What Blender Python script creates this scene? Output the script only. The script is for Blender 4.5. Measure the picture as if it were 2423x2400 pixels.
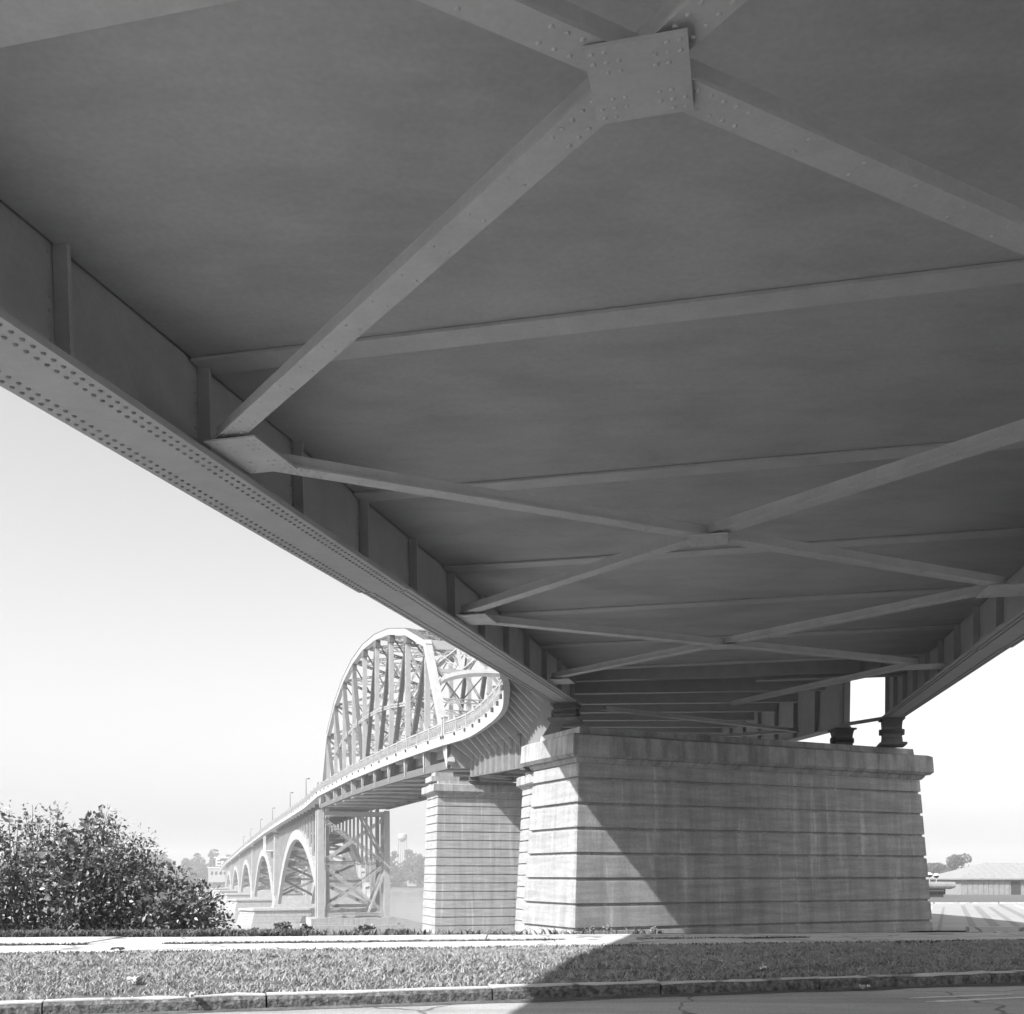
import bpy, math, random
import numpy as np
from mathutils import Vector, Matrix, noise

random.seed(7); RNG = np.random.default_rng(7)
SC = bpy.context.scene
for o in list(bpy.data.objects): bpy.data.objects.remove(o)

# ------------------------------------------------------------------ camera (eye is the origin; x right, y away, z up)
cam = bpy.data.cameras.new('camera'); cam_o = bpy.data.objects.new('camera', cam)
SC.collection.objects.link(cam_o); SC.camera = cam_o
cam.sensor_fit = 'HORIZONTAL'; cam.sensor_width = 36.0
cam.lens = 36.0 * 2500 / 2423
cam.shift_y = (2068 - 1200) / 2423.0          # view-camera rise
cam.clip_start = 0.1; cam.clip_end = 6000
cam_o.location = (0, 0, 0); cam_o.rotation_euler = (math.radians(90), 0, 0)

# ------------------------------------------------------------------ sky, sun, exposure (black and white film)
SUN = Vector((-0.79, -0.613, 0.881)).normalized()
W = bpy.data.worlds.new('World'); SC.world = W; W.use_nodes = True
nt = W.node_tree; bg = nt.nodes['Background']
sk = nt.nodes.new('ShaderNodeTexSky'); sk.sky_type = 'NISHITA'; sk.sun_disc = False
sk.sun_elevation = math.asin(SUN.z); sk.sun_rotation = math.atan2(SUN.x, SUN.y)
sk.dust_density = 2.0; sk.air_density = 1.0; sk.ozone_density = 1.0
sep = nt.nodes.new('ShaderNodeSeparateColor')
m1 = nt.nodes.new('ShaderNodeMath'); m1.operation = 'MULTIPLY'; m1.inputs[1].default_value = 0.2
m2 = nt.nodes.new('ShaderNodeMath'); m2.operation = 'MULTIPLY_ADD'; m2.inputs[1].default_value = 0.75
nt.links.new(sk.outputs[0], sep.inputs[0])
nt.links.new(sep.outputs[1], m1.inputs[0])      # film sees green and blue
nt.links.new(sep.outputs[2], m2.inputs[0]); nt.links.new(m1.outputs[0], m2.inputs[2])
nt.links.new(m2.outputs[0], bg.inputs[0]); bg.inputs[1].default_value = 0.10
sl = bpy.data.lights.new('sun', 'SUN'); sl.energy = 3.8; sl.angle = math.radians(0.5); sl.color = (1, 1, 1)
so = bpy.data.objects.new('sun', sl); SC.collection.objects.link(so)
so.rotation_euler = SUN.to_track_quat('Z', 'Y').to_euler(); so.location = SUN * 200
SC.view_settings.view_transform = 'Standard'; SC.view_settings.look = 'None'
SC.view_settings.exposure = 1.2; SC.view_settings.gamma = 1.0
SC.cycles.use_denoising = True; SC.cycles.use_adaptive_sampling = True; SC.cycles.adaptive_threshold = 0.03
SC.cycles.max_bounces = 5; SC.cycles.diffuse_bounces = 4; SC.cycles.volume_bounces = 0
SC.cycles.transparent_max_bounces = 8

# ------------------------------------------------------------------ materials (all neutral: the photograph is monochrome)
def mat(name, v, rough=0.85, amt=0.25, scale=3.0, stretch=(1, 1, 1), bump=0.0, bscale=40.0, stain=0.0, stain_scale=(2.2, 2.2, 0.12), spec=0.3, fine=0.12, pale=0.0, cracks=0.0):
    m = bpy.data.materials.new(name); m.use_nodes = True
    n = m.node_tree.nodes; l = m.node_tree.links; b = n['Principled BSDF']
    b.inputs['Roughness'].default_value = rough
    b.inputs['Specular IOR Level'].default_value = spec
    tc = n.new('ShaderNodeTexCoord'); mp = n.new('ShaderNodeMapping'); mp.inputs['Scale'].default_value = stretch
    l.new(tc.outputs['Object'], mp.inputs[0])
    def nz(src, sc, det=3, ro=0.6):
        t = n.new('ShaderNodeTexNoise'); t.inputs['Scale'].default_value = sc; t.inputs['Detail'].default_value = det
        t.inputs['Roughness'].default_value = ro; l.new(src, t.inputs['Vector']); return t.outputs['Fac']
    def rng(src, a, c, lo, hi):
        r = n.new('ShaderNodeMapRange'); r.inputs[1].default_value = a; r.inputs[2].default_value = c
        r.inputs[3].default_value = lo; r.inputs[4].default_value = hi; l.new(src, r.inputs[0]); return r.outputs[0]
    def mul(a, c, op='MULTIPLY'):
        q = n.new('ShaderNodeMath'); q.operation = op
        l.new(a, q.inputs[0])
        if isinstance(c, float): q.inputs[1].default_value = c
        else: l.new(c, q.inputs[1])
        return q.outputs[0]
    val = rng(nz(mp.outputs[0], scale), 0.3, 0.7, v * (1 - amt), v * (1 + amt))
    f = rng(nz(tc.outputs['Object'], bscale, 2), 0.25, 0.75, 1 - fine, 1 + fine)
    val = mul(val, f)
    if stain:
        ms = n.new('ShaderNodeMapping'); ms.inputs['Scale'].default_value = stain_scale
        l.new(tc.outputs['Object'], ms.inputs[0])
        val = mul(val, rng(nz(ms.outputs[0], 1.0, 3, 0.65), 0.42, 0.7, 1.0, 1 - stain))
        if pale:
            m2_ = n.new('ShaderNodeMapping'); m2_.inputs['Scale'].default_value = (3.1, 3.1, 0.2); m2_.inputs['Location'].default_value = (7, 3, 1)
            l.new(tc.outputs['Object'], m2_.inputs[0])
            val = mul(val, rng(nz(m2_.outputs[0], 1.0, 4, 0.6), 0.58, 0.72, 1.0, 1 + pale))
    if cracks:
        dn = n.new('ShaderNodeTexNoise'); dn.inputs['Scale'].default_value = 1.3; l.new(tc.outputs['Object'], dn.inputs['Vector'])
        av = n.new('ShaderNodeVectorMath'); av.operation = 'ADD'; l.new(tc.outputs['Object'], av.inputs[0]); l.new(dn.outputs['Color'], av.inputs[1])
        vo = n.new('ShaderNodeTexVoronoi'); vo.feature = 'DISTANCE_TO_EDGE'; vo.inputs['Scale'].default_value = cracks; l.new(av.outputs[0], vo.inputs['Vector'])
        val = mul(val, rng(vo.outputs['Distance'], 0.004, 0.012, 0.45, 1.0))
    cc = n.new('ShaderNodeCombineColor')
    for i in range(3): l.new(val, cc.inputs[i])
    l.new(cc.outputs[0], b.inputs['Base Color'])
    if bump:
        bp = n.new('ShaderNodeBump'); bp.inputs['Strength'].default_value = bump; bp.inputs['Distance'].default_value = 0.02
        l.new(nz(tc.outputs['Object'], bscale, 2), bp.inputs['Height']); l.new(bp.outputs[0], b.inputs['Normal'])
    return m

M = {}
M['concrete'] = mat('pier_concrete', 0.34, amt=0.16, scale=1.6, stretch=(0.4, 0.4, 4.0), bump=0.15, bscale=14, stain=0.25, pale=0.45)
M['cap'] = mat('cap_concrete', 0.36, amt=0.15, scale=2.0, bump=0.2, bscale=14, stain=0.45, stain_scale=(3, 3, .25))
M['steel'] = mat('girder_paint', 0.34, rough=0.6, amt=0.07, scale=2.5, bscale=25, spec=0.3, fine=.05)
M['steel_dark_shaded'] = mat('dark_shaded_paint', 0.13, rough=0.7, amt=0.15, scale=1.5, bscale=25)  # dark steel; on girders, chords and arches it paints in the shade
M['steel_dirty'] = mat('girder_grimy_paint', 0.52, rough=0.7, amt=0.1, scale=2.0, bscale=25, fine=.05)
M['rivet'] = mat('rivet_grime', 0.16, rough=0.6, amt=0.2, scale=9)
M['brace'] = mat('brace_paint', 0.40, rough=0.6, amt=0.08, scale=3, bscale=30, fine=.06)
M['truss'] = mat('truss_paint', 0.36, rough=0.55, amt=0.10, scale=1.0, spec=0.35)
M['truss_shade'] = mat('truss_shaded_paint', 0.11, rough=0.6, amt=0.15, scale=1.0)  # darker truss copy: shade on gussets and bracing put into the colour
M['fascia'] = mat('fascia_concrete', 0.44, amt=0.10, scale=0.8, stretch=(1, 1, 2), stain=0.18)
M['slab'] = mat('deck_soffit_concrete', 0.62, amt=0.2, scale=1.2, bscale=18, stain=0.15, stain_scale=(.6, .6, .6), fine=.05)
M['soffit'] = mat('added_soffit_paint', 0.35, rough=0.8, amt=0.08, scale=0.8, bscale=20, fine=.06, stain=.12, stain_scale=(.7, 1.8, .7))
M['rail'] = mat('railing_paint', 0.34, rough=0.6, amt=0.08, scale=2)
M['drain'] = mat('drain_iron', 0.06, amt=0.2)
M['arch'] = mat('arch_paint', 0.34, rough=0.65, amt=0.14, scale=0.6)
M['road'] = mat('road_concrete', 0.42, amt=0.22, scale=0.7, stretch=(0.4, 1, 1), bump=0.3, bscale=60, fine=0.3, cracks=.35, stain=.3, stain_scale=(.25, 2.0, 1))
M['walk'] = mat('sidewalk_concrete', 0.55, amt=0.14, scale=1.4, bump=0.25, bscale=45, stain=0.2, stain_scale=(.8, .8, .8), fine=0.18, cracks=.22)
M['kerb'] = mat('kerb_stone', 0.12, amt=0.55, scale=11.0, bump=1.0, bscale=22, fine=0.4)
M['kerbtop'] = M['kerb']
M['dirt'] = mat('verge_soil', 0.12, amt=0.35, scale=2.5, bump=0.6, bscale=20, fine=0.3)
M['grass'] = mat('dry_grass', 0.33, amt=0.40, scale=5.0, fine=0.3, bscale=60)
M['grass_low'] = mat('weed_leaf', 0.12, amt=0.45, scale=6.0, fine=0.3)
M['leaf'] = mat('bush_leaf', 0.15, rough=0.4, amt=0.35, scale=7.0, spec=0.5)
M['bark'] = mat('bark', 0.10, amt=0.3, scale=6, bump=0.5)
M['paint'] = mat('white_paint_and_sun_streak', 0.75, amt=0.15, scale=8)  # also paints the sun streaks on the road
M['lot'] = mat('lot_paving', 0.34, amt=0.10, scale=0.4, bump=0.1, bscale=20)
M['stripe'] = mat('tar_stripe', 0.24, amt=0.12, scale=2)
M['shed'] = mat('shed_boards', 0.26, amt=0.12, scale=1)
M['roofing'] = mat('shed_roofing', 0.27, amt=0.08, scale=1)
M['dark'] = mat('dark_opening', 0.03, amt=0.2)
M['kioskwall'] = mat('kiosk_wall', 0.05, amt=0.2)
M['tree'] = mat('tree_leaf', 0.09, amt=0.4, scale=0.6)
M['hill'] = mat('far_bank_soil', 0.12, amt=0.4, scale=0.05)
M['house'] = mat('house_siding', 0.34, amt=0.08, scale=0.5)
M['tank'] = mat('tank_paint', 0.45, rough=0.5, amt=0.08, scale=0.3)
M['white'] = mat('white_letters', 0.8, amt=0.03, scale=1)
M['board'] = mat('sign_board', 0.03, amt=0.08, scale=1)
wm = bpy.data.materials.new('river_water'); wm.use_nodes = True; _b = wm.node_tree.nodes['Principled BSDF']
_b.inputs['Base Color'].default_value = (0.24, 0.24, 0.24, 1); _b.inputs['Roughness'].default_value = 0.12
_n = wm.node_tree.nodes; _l = wm.node_tree.links
_t = _n.new('ShaderNodeTexNoise'); _t.inputs['Scale'].default_value = 0.35; _t.inputs['Detail'].default_value = 6
_tc = _n.new('ShaderNodeTexCoord'); _l.new(_tc.outputs['Object'], _t.inputs['Vector'])
_bp = _n.new('ShaderNodeBump'); _bp.inputs['Strength'].default_value = 0.45; _bp.inputs['Distance'].default_value = 0.6
_l.new(_t.outputs['Fac'], _bp.inputs['Height']); _l.new(_bp.outputs[0], _b.inputs['Normal'])
M['water'] = wm

# ------------------------------------------------------------------ mesh helpers
V = lambda *a: Vector(a)
UP = V(0, 0, 1)
class MB:
    def __init__(s): s.v = []; s.f = []
    def quadbox(s, bot, top):
        """box from four bottom and four top corners (same winding, counter-clockwise from above)"""
        i = len(s.v); s.v += [tuple(p) for p in bot] + [tuple(p) for p in top]; n = len(bot)
        s.f.append(tuple(i + n - 1 - k for k in range(n))); s.f.append(tuple(i + n + k for k in range(n)))
        for k in range(n):
            q = (k + 1) % n; s.f.append((i + k, i + q, i + n + q, i + n + k))
        return s
    def box(s, c, ax, ay, az, hx, hy, hz):
        c = Vector(c); x = Vector(ax) * hx; y = Vector(ay) * hy; z = Vector(az) * hz
        b = [c - x - y - z, c + x - y - z, c + x + y - z, c - x + y - z]
        return s.quadbox(b, [p + 2 * z for p in b])
    def beam(s, p0, p1, w, h, up=UP):
        p0 = Vector(p0); p1 = Vector(p1); d = (p1 - p0); L = d.length
        if L < 1e-6: return s
        d.normalize(); up = Vector(up); side = d.cross(up)
        if side.length < 1e-4: side = d.cross(V(1, 0, 0))
        side.normalize(); u = side.cross(d).normalized()
        return s.box((p0 + p1) / 2, side, d, u, w / 2, L / 2, h / 2)
    def tube(s, p0, p1, r0, r1=None, n=8):
        p0 = Vector(p0); p1 = Vector(p1); r1 = r0 if r1 is None else r1
        d = (p1 - p0).normalized(); a = d.cross(UP)
        if a.length < 1e-4: a = V(1, 0, 0)
        a.normalize(); b = d.cross(a)
        A = [p0 + (a * math.cos(2 * math.pi * k / n) - b * math.sin(2 * math.pi * k / n)) * r0 for k in range(n)]
        B = [p1 + (a * math.cos(2 * math.pi * k / n) - b * math.sin(2 * math.pi * k / n)) * r1 for k in range(n)]
        return s.quadbox(A, B)
    def lathe(s, c, prof, n=20):
        i = len(s.v)
        for r, z in prof:
            for k in range(n):
                a = 2 * math.pi * k / n; s.v.append((c[0] + r * math.cos(a), c[1] + r * math.sin(a), c[2] + z))
        for j in range(len(prof) - 1):
            for k in range(n):
                q = (k + 1) % n; s.f.append((i + j * n + k, i + j * n + q, i + (j + 1) * n + q, i + (j + 1) * n + k))
        return s
    def rivet(s, p, nrm, r):
        p = Vector(p); nrm = Vector(nrm); a = nrm.cross(V(.3, .9, .2)).normalized(); b = nrm.cross(a); i = len(s.v)
        for rr, hh in ((1, 0), (.6, .55)):
            for k in range(6):
                t = math.pi * k / 3; s.v.append(tuple(p + (a * math.cos(t) + b * math.sin(t)) * r * rr + nrm * r * hh))
        for k in range(6):
            q = (k + 1) % 6; s.f.append((i + k, i + q, i + 6 + q, i + 6 + k))
        s.f.append(tuple(i + 6 + k for k in range(6)))
    def laced(s, p0, p1, w, d, side, flange=0.16, pitch=None, th=0.05):
        """two rolled channels joined by zig-zag lacing: p0-p1 axis, w apart along side, d deep"""
        p0 = Vector(p0); p1 = Vector(p1); ax = (p1 - p0); L = ax.length; ax.normalize()
        side = Vector(side); side = (side - ax * side.dot(ax)).normalized(); dep = ax.cross(side).normalized()
        for sg in (-1, 1): s.box((p0 + p1) / 2 + side * sg * (w / 2 - flange / 2), side, ax, dep, flange / 2, L / 2, d / 2)
        n = max(2, int(round(L / (pitch or w * 0.9)))); q = w / 2 - flange / 2
        for fz in (-1, 1):
            off = dep * fz * (d / 2 - 0.02)
            for k in range(n):
                a = p0 + ax * (L * k / n); b = p0 + ax * (L * (k + 1) / n); sg = 1 if k % 2 else -1
                s.beam(a + side * q * sg + off, b - side * q * sg + off, th * 2, 0.03, dep)
        return s
    def strip(s, A, B):
        """quads between two polylines"""
        i = len(s.v); n = len(A); s.v += [tuple(p) for p in A] + [tuple(p) for p in B]
        for k in range(n - 1): s.f.append((i + k, i + k + 1, i + n + k + 1, i + n + k))
        return s
    def sweep(s, sections):
        """closed cross sections (lists of points) joined into a capped solid"""
        i = len(s.v); m = len(sections[0])
        for sec in sections: s.v += [tuple(p) for p in sec]
        for j in range(len(sections) - 1):
            for k in range(m):
                q = (k + 1) % m; s.f.append((i + j * m + k, i + j * m + q, i + (j + 1) * m + q, i + (j + 1) * m + k))
        s.f.append(tuple(i + m - 1 - k for k in range(m))); s.f.append(tuple(i + (len(sections) - 1) * m + k for k in range(m)))
        return s

ORIGIN = {}
def link(o): SC.collection.objects.link(o); return o
def tag(o, label=None, cat=None, group=None, kind=None):
    if label: o['label'] = label
    if cat: o['category'] = cat
    if group: o['group'] = group
    if kind: o['kind'] = kind
    return o
def thing(name, loc, label, cat, group=None):
    e = bpy.data.objects.new(name, None); link(e); e.location = loc; e.empty_display_size = 0.3
    ORIGIN[e.name] = Vector(loc); return tag(e, label, cat, group)
def fixnormals(me):
    import bmesh
    bm = bmesh.new(); bm.from_mesh(me); bmesh.ops.recalc_face_normals(bm, faces=bm.faces); bm.to_mesh(me); bm.free()
def build(mb, name, m, parent=None, fix=True, smooth=False):
    org = ORIGIN.get(parent.name, V(0, 0, 0)) if parent else V(0, 0, 0)
    me = bpy.data.meshes.new(name)
    vs = np.array([tuple(p) for p in mb.v], dtype=float) - np.array(org)
    me.from_pydata(vs.tolist(), [], mb.f); me.update()
    if fix: fixnormals(me)
    if smooth:
        for p in me.polygons: p.use_smooth = True
    me.materials.append(M[m])
    o = bpy.data.objects.new(name, me); link(o)
    if parent: o.parent = parent
    ORIGIN[o.name] = org
    return o
def raw(name, verts, faces, m, parent=None, smooth=False):
    """big meshes from numpy arrays; faces all of one size"""
    org = ORIGIN.get(parent.name, V(0, 0, 0)) if parent else V(0, 0, 0)
    me = bpy.data.meshes.new(name); verts = np.asarray(verts, dtype=np.float32) - np.array(org, dtype=np.float32)
    faces = np.asarray(faces, dtype=np.int32); nf, k = faces.shape
    me.vertices.add(len(verts)); me.vertices.foreach_set('co', verts.ravel())
    me.loops.add(nf * k); me.loops.foreach_set('vertex_index', faces.ravel())
    me.polygons.add(nf); me.polygons.foreach_set('loop_start', np.arange(0, nf * k, k, dtype=np.int32))
    try: me.polygons.foreach_set('loop_total', np.full(nf, k, dtype=np.int32))
    except Exception: pass
    me.update(); me.validate()
    if smooth: me.polygons.foreach_set('use_smooth', np.ones(nf, dtype=bool))
    me.materials.append(M[m]); o = bpy.data.objects.new(name, me); link(o)
    if parent: o.parent = parent
    ORIGIN[o.name] = org
    return o
def interp(x, xs, ys): return float(np.interp(x, xs, ys))

# ================================================================== SETTING: ground, river, road
WATER = -14.2
kerb_y = lambda x: 11.5 + 0.285 * min(max(x, -40), 40)
walk0 = lambda x: 17.7 + 0.19 * min(max(x, -40), 40)
walk1 = lambda x: 21.7 + 0.10 * min(max(x, -40), 40)
BANK = [(-400, 24.0), (-12, 24.6), (-4, 26.0), (-2.2, 31), (-1.5, 38), (6, 52), (25, 120), (60, 260), (150, 560), (260, 950), (600, 1800), (1500, 2700), (2700, 2700), (2700, 20), (2700, -400), (-400, -400)]
def bank_dist(x, y):
    """metres outside the land polygon (0 on land)"""
    inside = False; best = 1e9; n = len(BANK)
    for i in range(n):
        ax, ay = BANK[i]; bx, by = BANK[(i + 1) % n]
        if (ay > y) != (by > y) and x < (bx - ax) * (y - ay) / (by - ay) + ax: inside = not inside
        dx, dy = bx - ax, by - ay; t = max(0, min(1, ((x - ax) * dx + (y - ay) * dy) / (dx * dx + dy * dy)))
        best = min(best, math.hypot(x - ax - t * dx, y - ay - t * dy))
    return 0.0 if inside else best
def land_z(x, y):
    d = y - walk1(x)
    if d <= 0: return -1.25
    return interp(d + 21.7, [21.7, 38, 85, 213, 600, 3000], [-1.25, -2.16, -2.42, -4.3, -8, -12])
def ground_z(x, y):
    z = land_z(x, y); d = bank_dist(x, y)
    if d > 0: z = max(z - 0.85 * d, WATER - 2.5)
    return z
def sheet(name, rows, xs, m, zf, smooth=True, kind='structure', parent=None):
    vs = []; fs = []
    for r in rows:
        for x in xs: y = r(x); vs.append((x, y, zf(x, y)))
    n = len(xs)
    for j in range(len(rows) - 1):
        for i in range(n - 1): a = j * n + i; fs.append((a, a + 1, a + n + 1, a + n))
    o = raw(name, vs, fs, m, parent, smooth)
    if kind and not parent: o['kind'] = kind
    return o
xs_w = [-400, -250, -150, -90, -60] + list(np.arange(-46, 47, 1.0)) + [55, 70, 90, 120, 160, 220, 300, 420, 600, 900, 1300, 1900, 2600]
def nzv(x, y, s): return noise.noise(Vector((x * s, y * s, 3.1)))
def verge_z(x, y):
    a, b = kerb_y(x) + .25, walk0(x); t = min(1, max(0, (y - a) / max(.1, b - a)))
    return -1.262 + 0.10 * math.sin(math.pi * t) * (0.6 + 0.8 * nzv(x, y, .35)) * (1 if 0 < t < 1 else 0) + (0.02 * nzv(x, y, 2.0) if 0 < t < 1 else 0)
rows = [(lambda x, t=t: (kerb_y(x) + .20) * (1 - t) + walk0(x) * t) for t in np.linspace(0, 1, 26)]
tag(sheet('grass_verge', rows, [x for x in xs_w if -200 < x < 200], 'dirt', verge_z), 'dry grass verge between kerb and sidewalk', kind='structure')
rows = [(lambda x, t=t: walk1(x) - 0.05 + t) for t in (0, .3, .7, 1.2, 1.8, 2.5, 3.2, 4, 5, 6, 7, 8, 9, 10, 11, 12, 13, 14, 16, 18, 21, 25, 30, 40, 55, 75, 100, 130, 170, 230, 330, 500, 800, 1300, 2000, 2600)]
tag(sheet('ground', rows, xs_w, 'dirt', lambda x, y: ground_z(x, y) - (0.03 if y - walk1(x) < 20 else .02) + (0.05 * nzv(x, y, .5) if y - walk1(x) > .6 else 0)), 'sloping bare bank behind the sidewalk', kind='structure')
tag(sheet('road', [lambda x: -60, lambda x: -20, lambda x: 0] + [(lambda x, t=t: kerb_y(x) + .02 - t) for t in (8, 4, 1, 0)], xs_w, 'road', lambda x, y: -1.375 + 0.004 * 0), 'pale worn street in the foreground', kind='structure')
mb = MB(); mb.v = [(-400, -400, -1.5), (2600, -400, -1.5), (2600, -59, -1.39), (-400, -59, -1.39)]; mb.f = [(0, 1, 2, 3)]
tag(build(mb, 'far_street_ground', 'road', fix=False), kind='structure')
mb = MB(); mb.v = [(-2700, 20, WATER), (2700, 20, WATER), (2700, 2750, WATER), (-2700, 2750, WATER)]; mb.f = [(0, 1, 2, 3)]
tag(build(mb, 'river_water', 'water', fix=False), kind='structure')

# sidewalk: two rows of slabs with an overgrown joint between them
walk = thing('sidewalk', (0, 19, -1.25), None, None)
walk['kind'] = 'structure'
mb = MB(); A = [V(x, walk0(x) + .02, -1.30) for x in range(-46, 47, 2)]; B = [V(x, walk1(x) - .02, -1.30) for x in range(-46, 47, 2)]
mb.strip(A, B); build(mb, 'joint_soil', 'dirt', walk, fix=False)
def slab_row(t0, t1, length, x0, x1):
    x = x0
    while x < x1:
        xa, xb = x + .012, x + length - .012
        def P(xx, t): return V(xx, walk0(xx) * (1 - t) + walk1(xx) * t, -1.25)
        dz = RNG.uniform(-.008, .012); tl = RNG.uniform(-.008, .008)
        c = [P(xa, t0), P(xb, t0), P(xb, t1), P(xa, t1)]
        c[0].z += dz; c[1].z += dz + tl; c[2].z += dz + tl; c[3].z += dz
        b = [p - V(0, 0, .1) for p in c]
        build(MB().quadbox(b, c), 'slab', 'walk', walk)
        x += length
slab_row(0.0, 0.50, 3.6, -28, 32); slab_row(0.535, 1.0, 3.6, -29.3, 32)

# kerb stones
kerb = thing('kerb', (0, 11.5, -1.25), None, None); kerb['kind'] = 'structure'
x = -30.0; dirk = V(1, .285, 0).normalized(); nk = V(-.285, 1, 0).normalized()
while x < 34:
    L = RNG.uniform(1.7, 2.4); x1 = x + L
    a = V(x + .01, kerb_y(x), -1.45); b = V(x1 - .01, kerb_y(x1), -1.45)
    bw = 0.20 + RNG.uniform(-.01, .01); ht = 0.20 + RNG.uniform(-.008, .012); pr = RNG.uniform(-.012, .012)
    m_ = MB()
    n = 9; secs = []
    for k in range(n):
        p = a.lerp(b, k / (n - 1)) + nk * pr
        j = [RNG.normal(0, .006) for _ in range(4)]
        secs.append([p + nk * j[0], p + nk * bw, p + nk * bw + V(0, 0, ht + j[1]), p + nk * .03 + V(0, 0, ht + j[2]), p + nk * (j[3]) + V(0, 0, ht - .03)])
    m_.sweep(secs); ks = build(m_, 'kerb_stone', 'kerb', kerb)
    secs = [[q[3] + V(0, 0, .003), q[2] + V(0, 0, .003), q[2] + V(0, 0, .018), q[3] + V(0, 0, .016)] for q in secs]
    build(MB().sweep(secs), 'lit_top', 'walk', ks)  # paler strip paints the sunlit upper edge onto the stone
    x = x1

mb = MB(); A = []; B = []
for i in range(150):
    x = -24 + i * .36; y = kerb_y(x); w = .18 + .16 * (nzv(x, 0, .9) + .4) + .05 * nzv(x, 7, 4)
    A.append(V(x, y - max(.04, w), -1.3705)); B.append(V(x, y - .012, -1.366))
mb.strip(A, B); o = build(mb, 'gutter_dirt', 'dirt', fix=False); tag(o, 'dirt washed along the gutter at the kerb foot', 'dirt', kind='stuff')
# ================================================================== deck alignment beyond the near span
ZF_Y = [28, 45, 56.5, 71, 80, 92.5, 110, 121, 145, 184, 204, 314, 443, 655, 750, 830]
ZF_Z = [7.6, 8.45, 9.0, 10.0, 10.5, 11.25, 11.95, 12.3, 12.95, 13.45, 12.75, 12.1, 10.3, 6.4, 3.6, 1.0]
def zf(y): return interp(y, ZF_Y, ZF_Z)
EDGE_Y = [28, 36, 45, 52, 60, 68, 76, 84, 92.5]
EDGE_X = [-2.85, -1.25, -.50, -.42, -.62, -1.30, -2.35, -3.75, -6.10]
def catmull(xs, ys, x):
    k = int(np.clip(np.searchsorted(xs, x) - 1, 0, len(xs) - 2)); t = (x - xs[k]) / (xs[k + 1] - xs[k])
    def sl(i):
        if i <= 0: return (ys[1] - ys[0]) / (xs[1] - xs[0])
        if i >= len(xs) - 1: return -0.3044
        return (ys[i + 1] - ys[i - 1]) / (xs[i + 1] - xs[i - 1])
    h = xs[k + 1] - xs[k]; m0, m1_ = sl(k) * h, sl(k + 1) * h
    return (2 * t**3 - 3 * t**2 + 1) * ys[k] + (t**3 - 2 * t**2 + t) * m0 + (-2 * t**3 + 3 * t**2) * ys[k + 1] + (t**3 - t**2) * m1_
MT = 0.3044                                     # main bridge runs 17 degrees to the left
MU = V(-MT, 1, 0).normalized(); MN = V(1, MT, 0).normalized()
C_EDGE = -6.10 + MT * 92.5
def edge_x(y): return catmull(EDGE_Y, EDGE_X, y) if y < 92.5 else C_EDGE - MT * y
def edge(y, dz=0.0): return V(edge_x(y), y, zf(y) + dz)
def edge_n(y):
    d = 0.25; t = V(edge_x(y + d) - edge_x(y - d), 2 * d, 0).normalized(); return V(t.y, -t.x, 0)
WID = 13.6

FASCIA_H = 0.85
def deck_pieces(parent, ys, right=WID, slab_th=.28, par=.9):
    """concrete fascia, slab and right-hand kerb along the curved edge"""
    secs = []
    for y in ys:
        e = edge(y); n = edge_n(y)
        secs.append([e, e + n * .30, e + n * .30 + V(0, 0, FASCIA_H), e + V(0, 0, FASCIA_H)])
    build(MB().sweep(secs), 'fascia', 'fascia', parent)
    secs = []
    for y in ys:
        e = edge(y, FASCIA_H - .06 - slab_th) ; n = edge_n(y)
        secs.append([e + n * .302, e + n * (right - .3), e + n * (right - .3) + V(0, 0, slab_th), e + n * .302 + V(0, 0, slab_th)])
    build(MB().sweep(secs), 'deck_slab', 'slab', parent)
    secs = []
    for y in ys:
        e = edge(y); n = edge_n(y)
        secs.append([e + n * (right - .298), e + n * right, e + n * right + V(0, 0, FASCIA_H + par), e + n * (right - .298) + V(0, 0, FASCIA_H + par)])
    build(MB().sweep(secs), 'parapet', 'fascia', parent)

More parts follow.
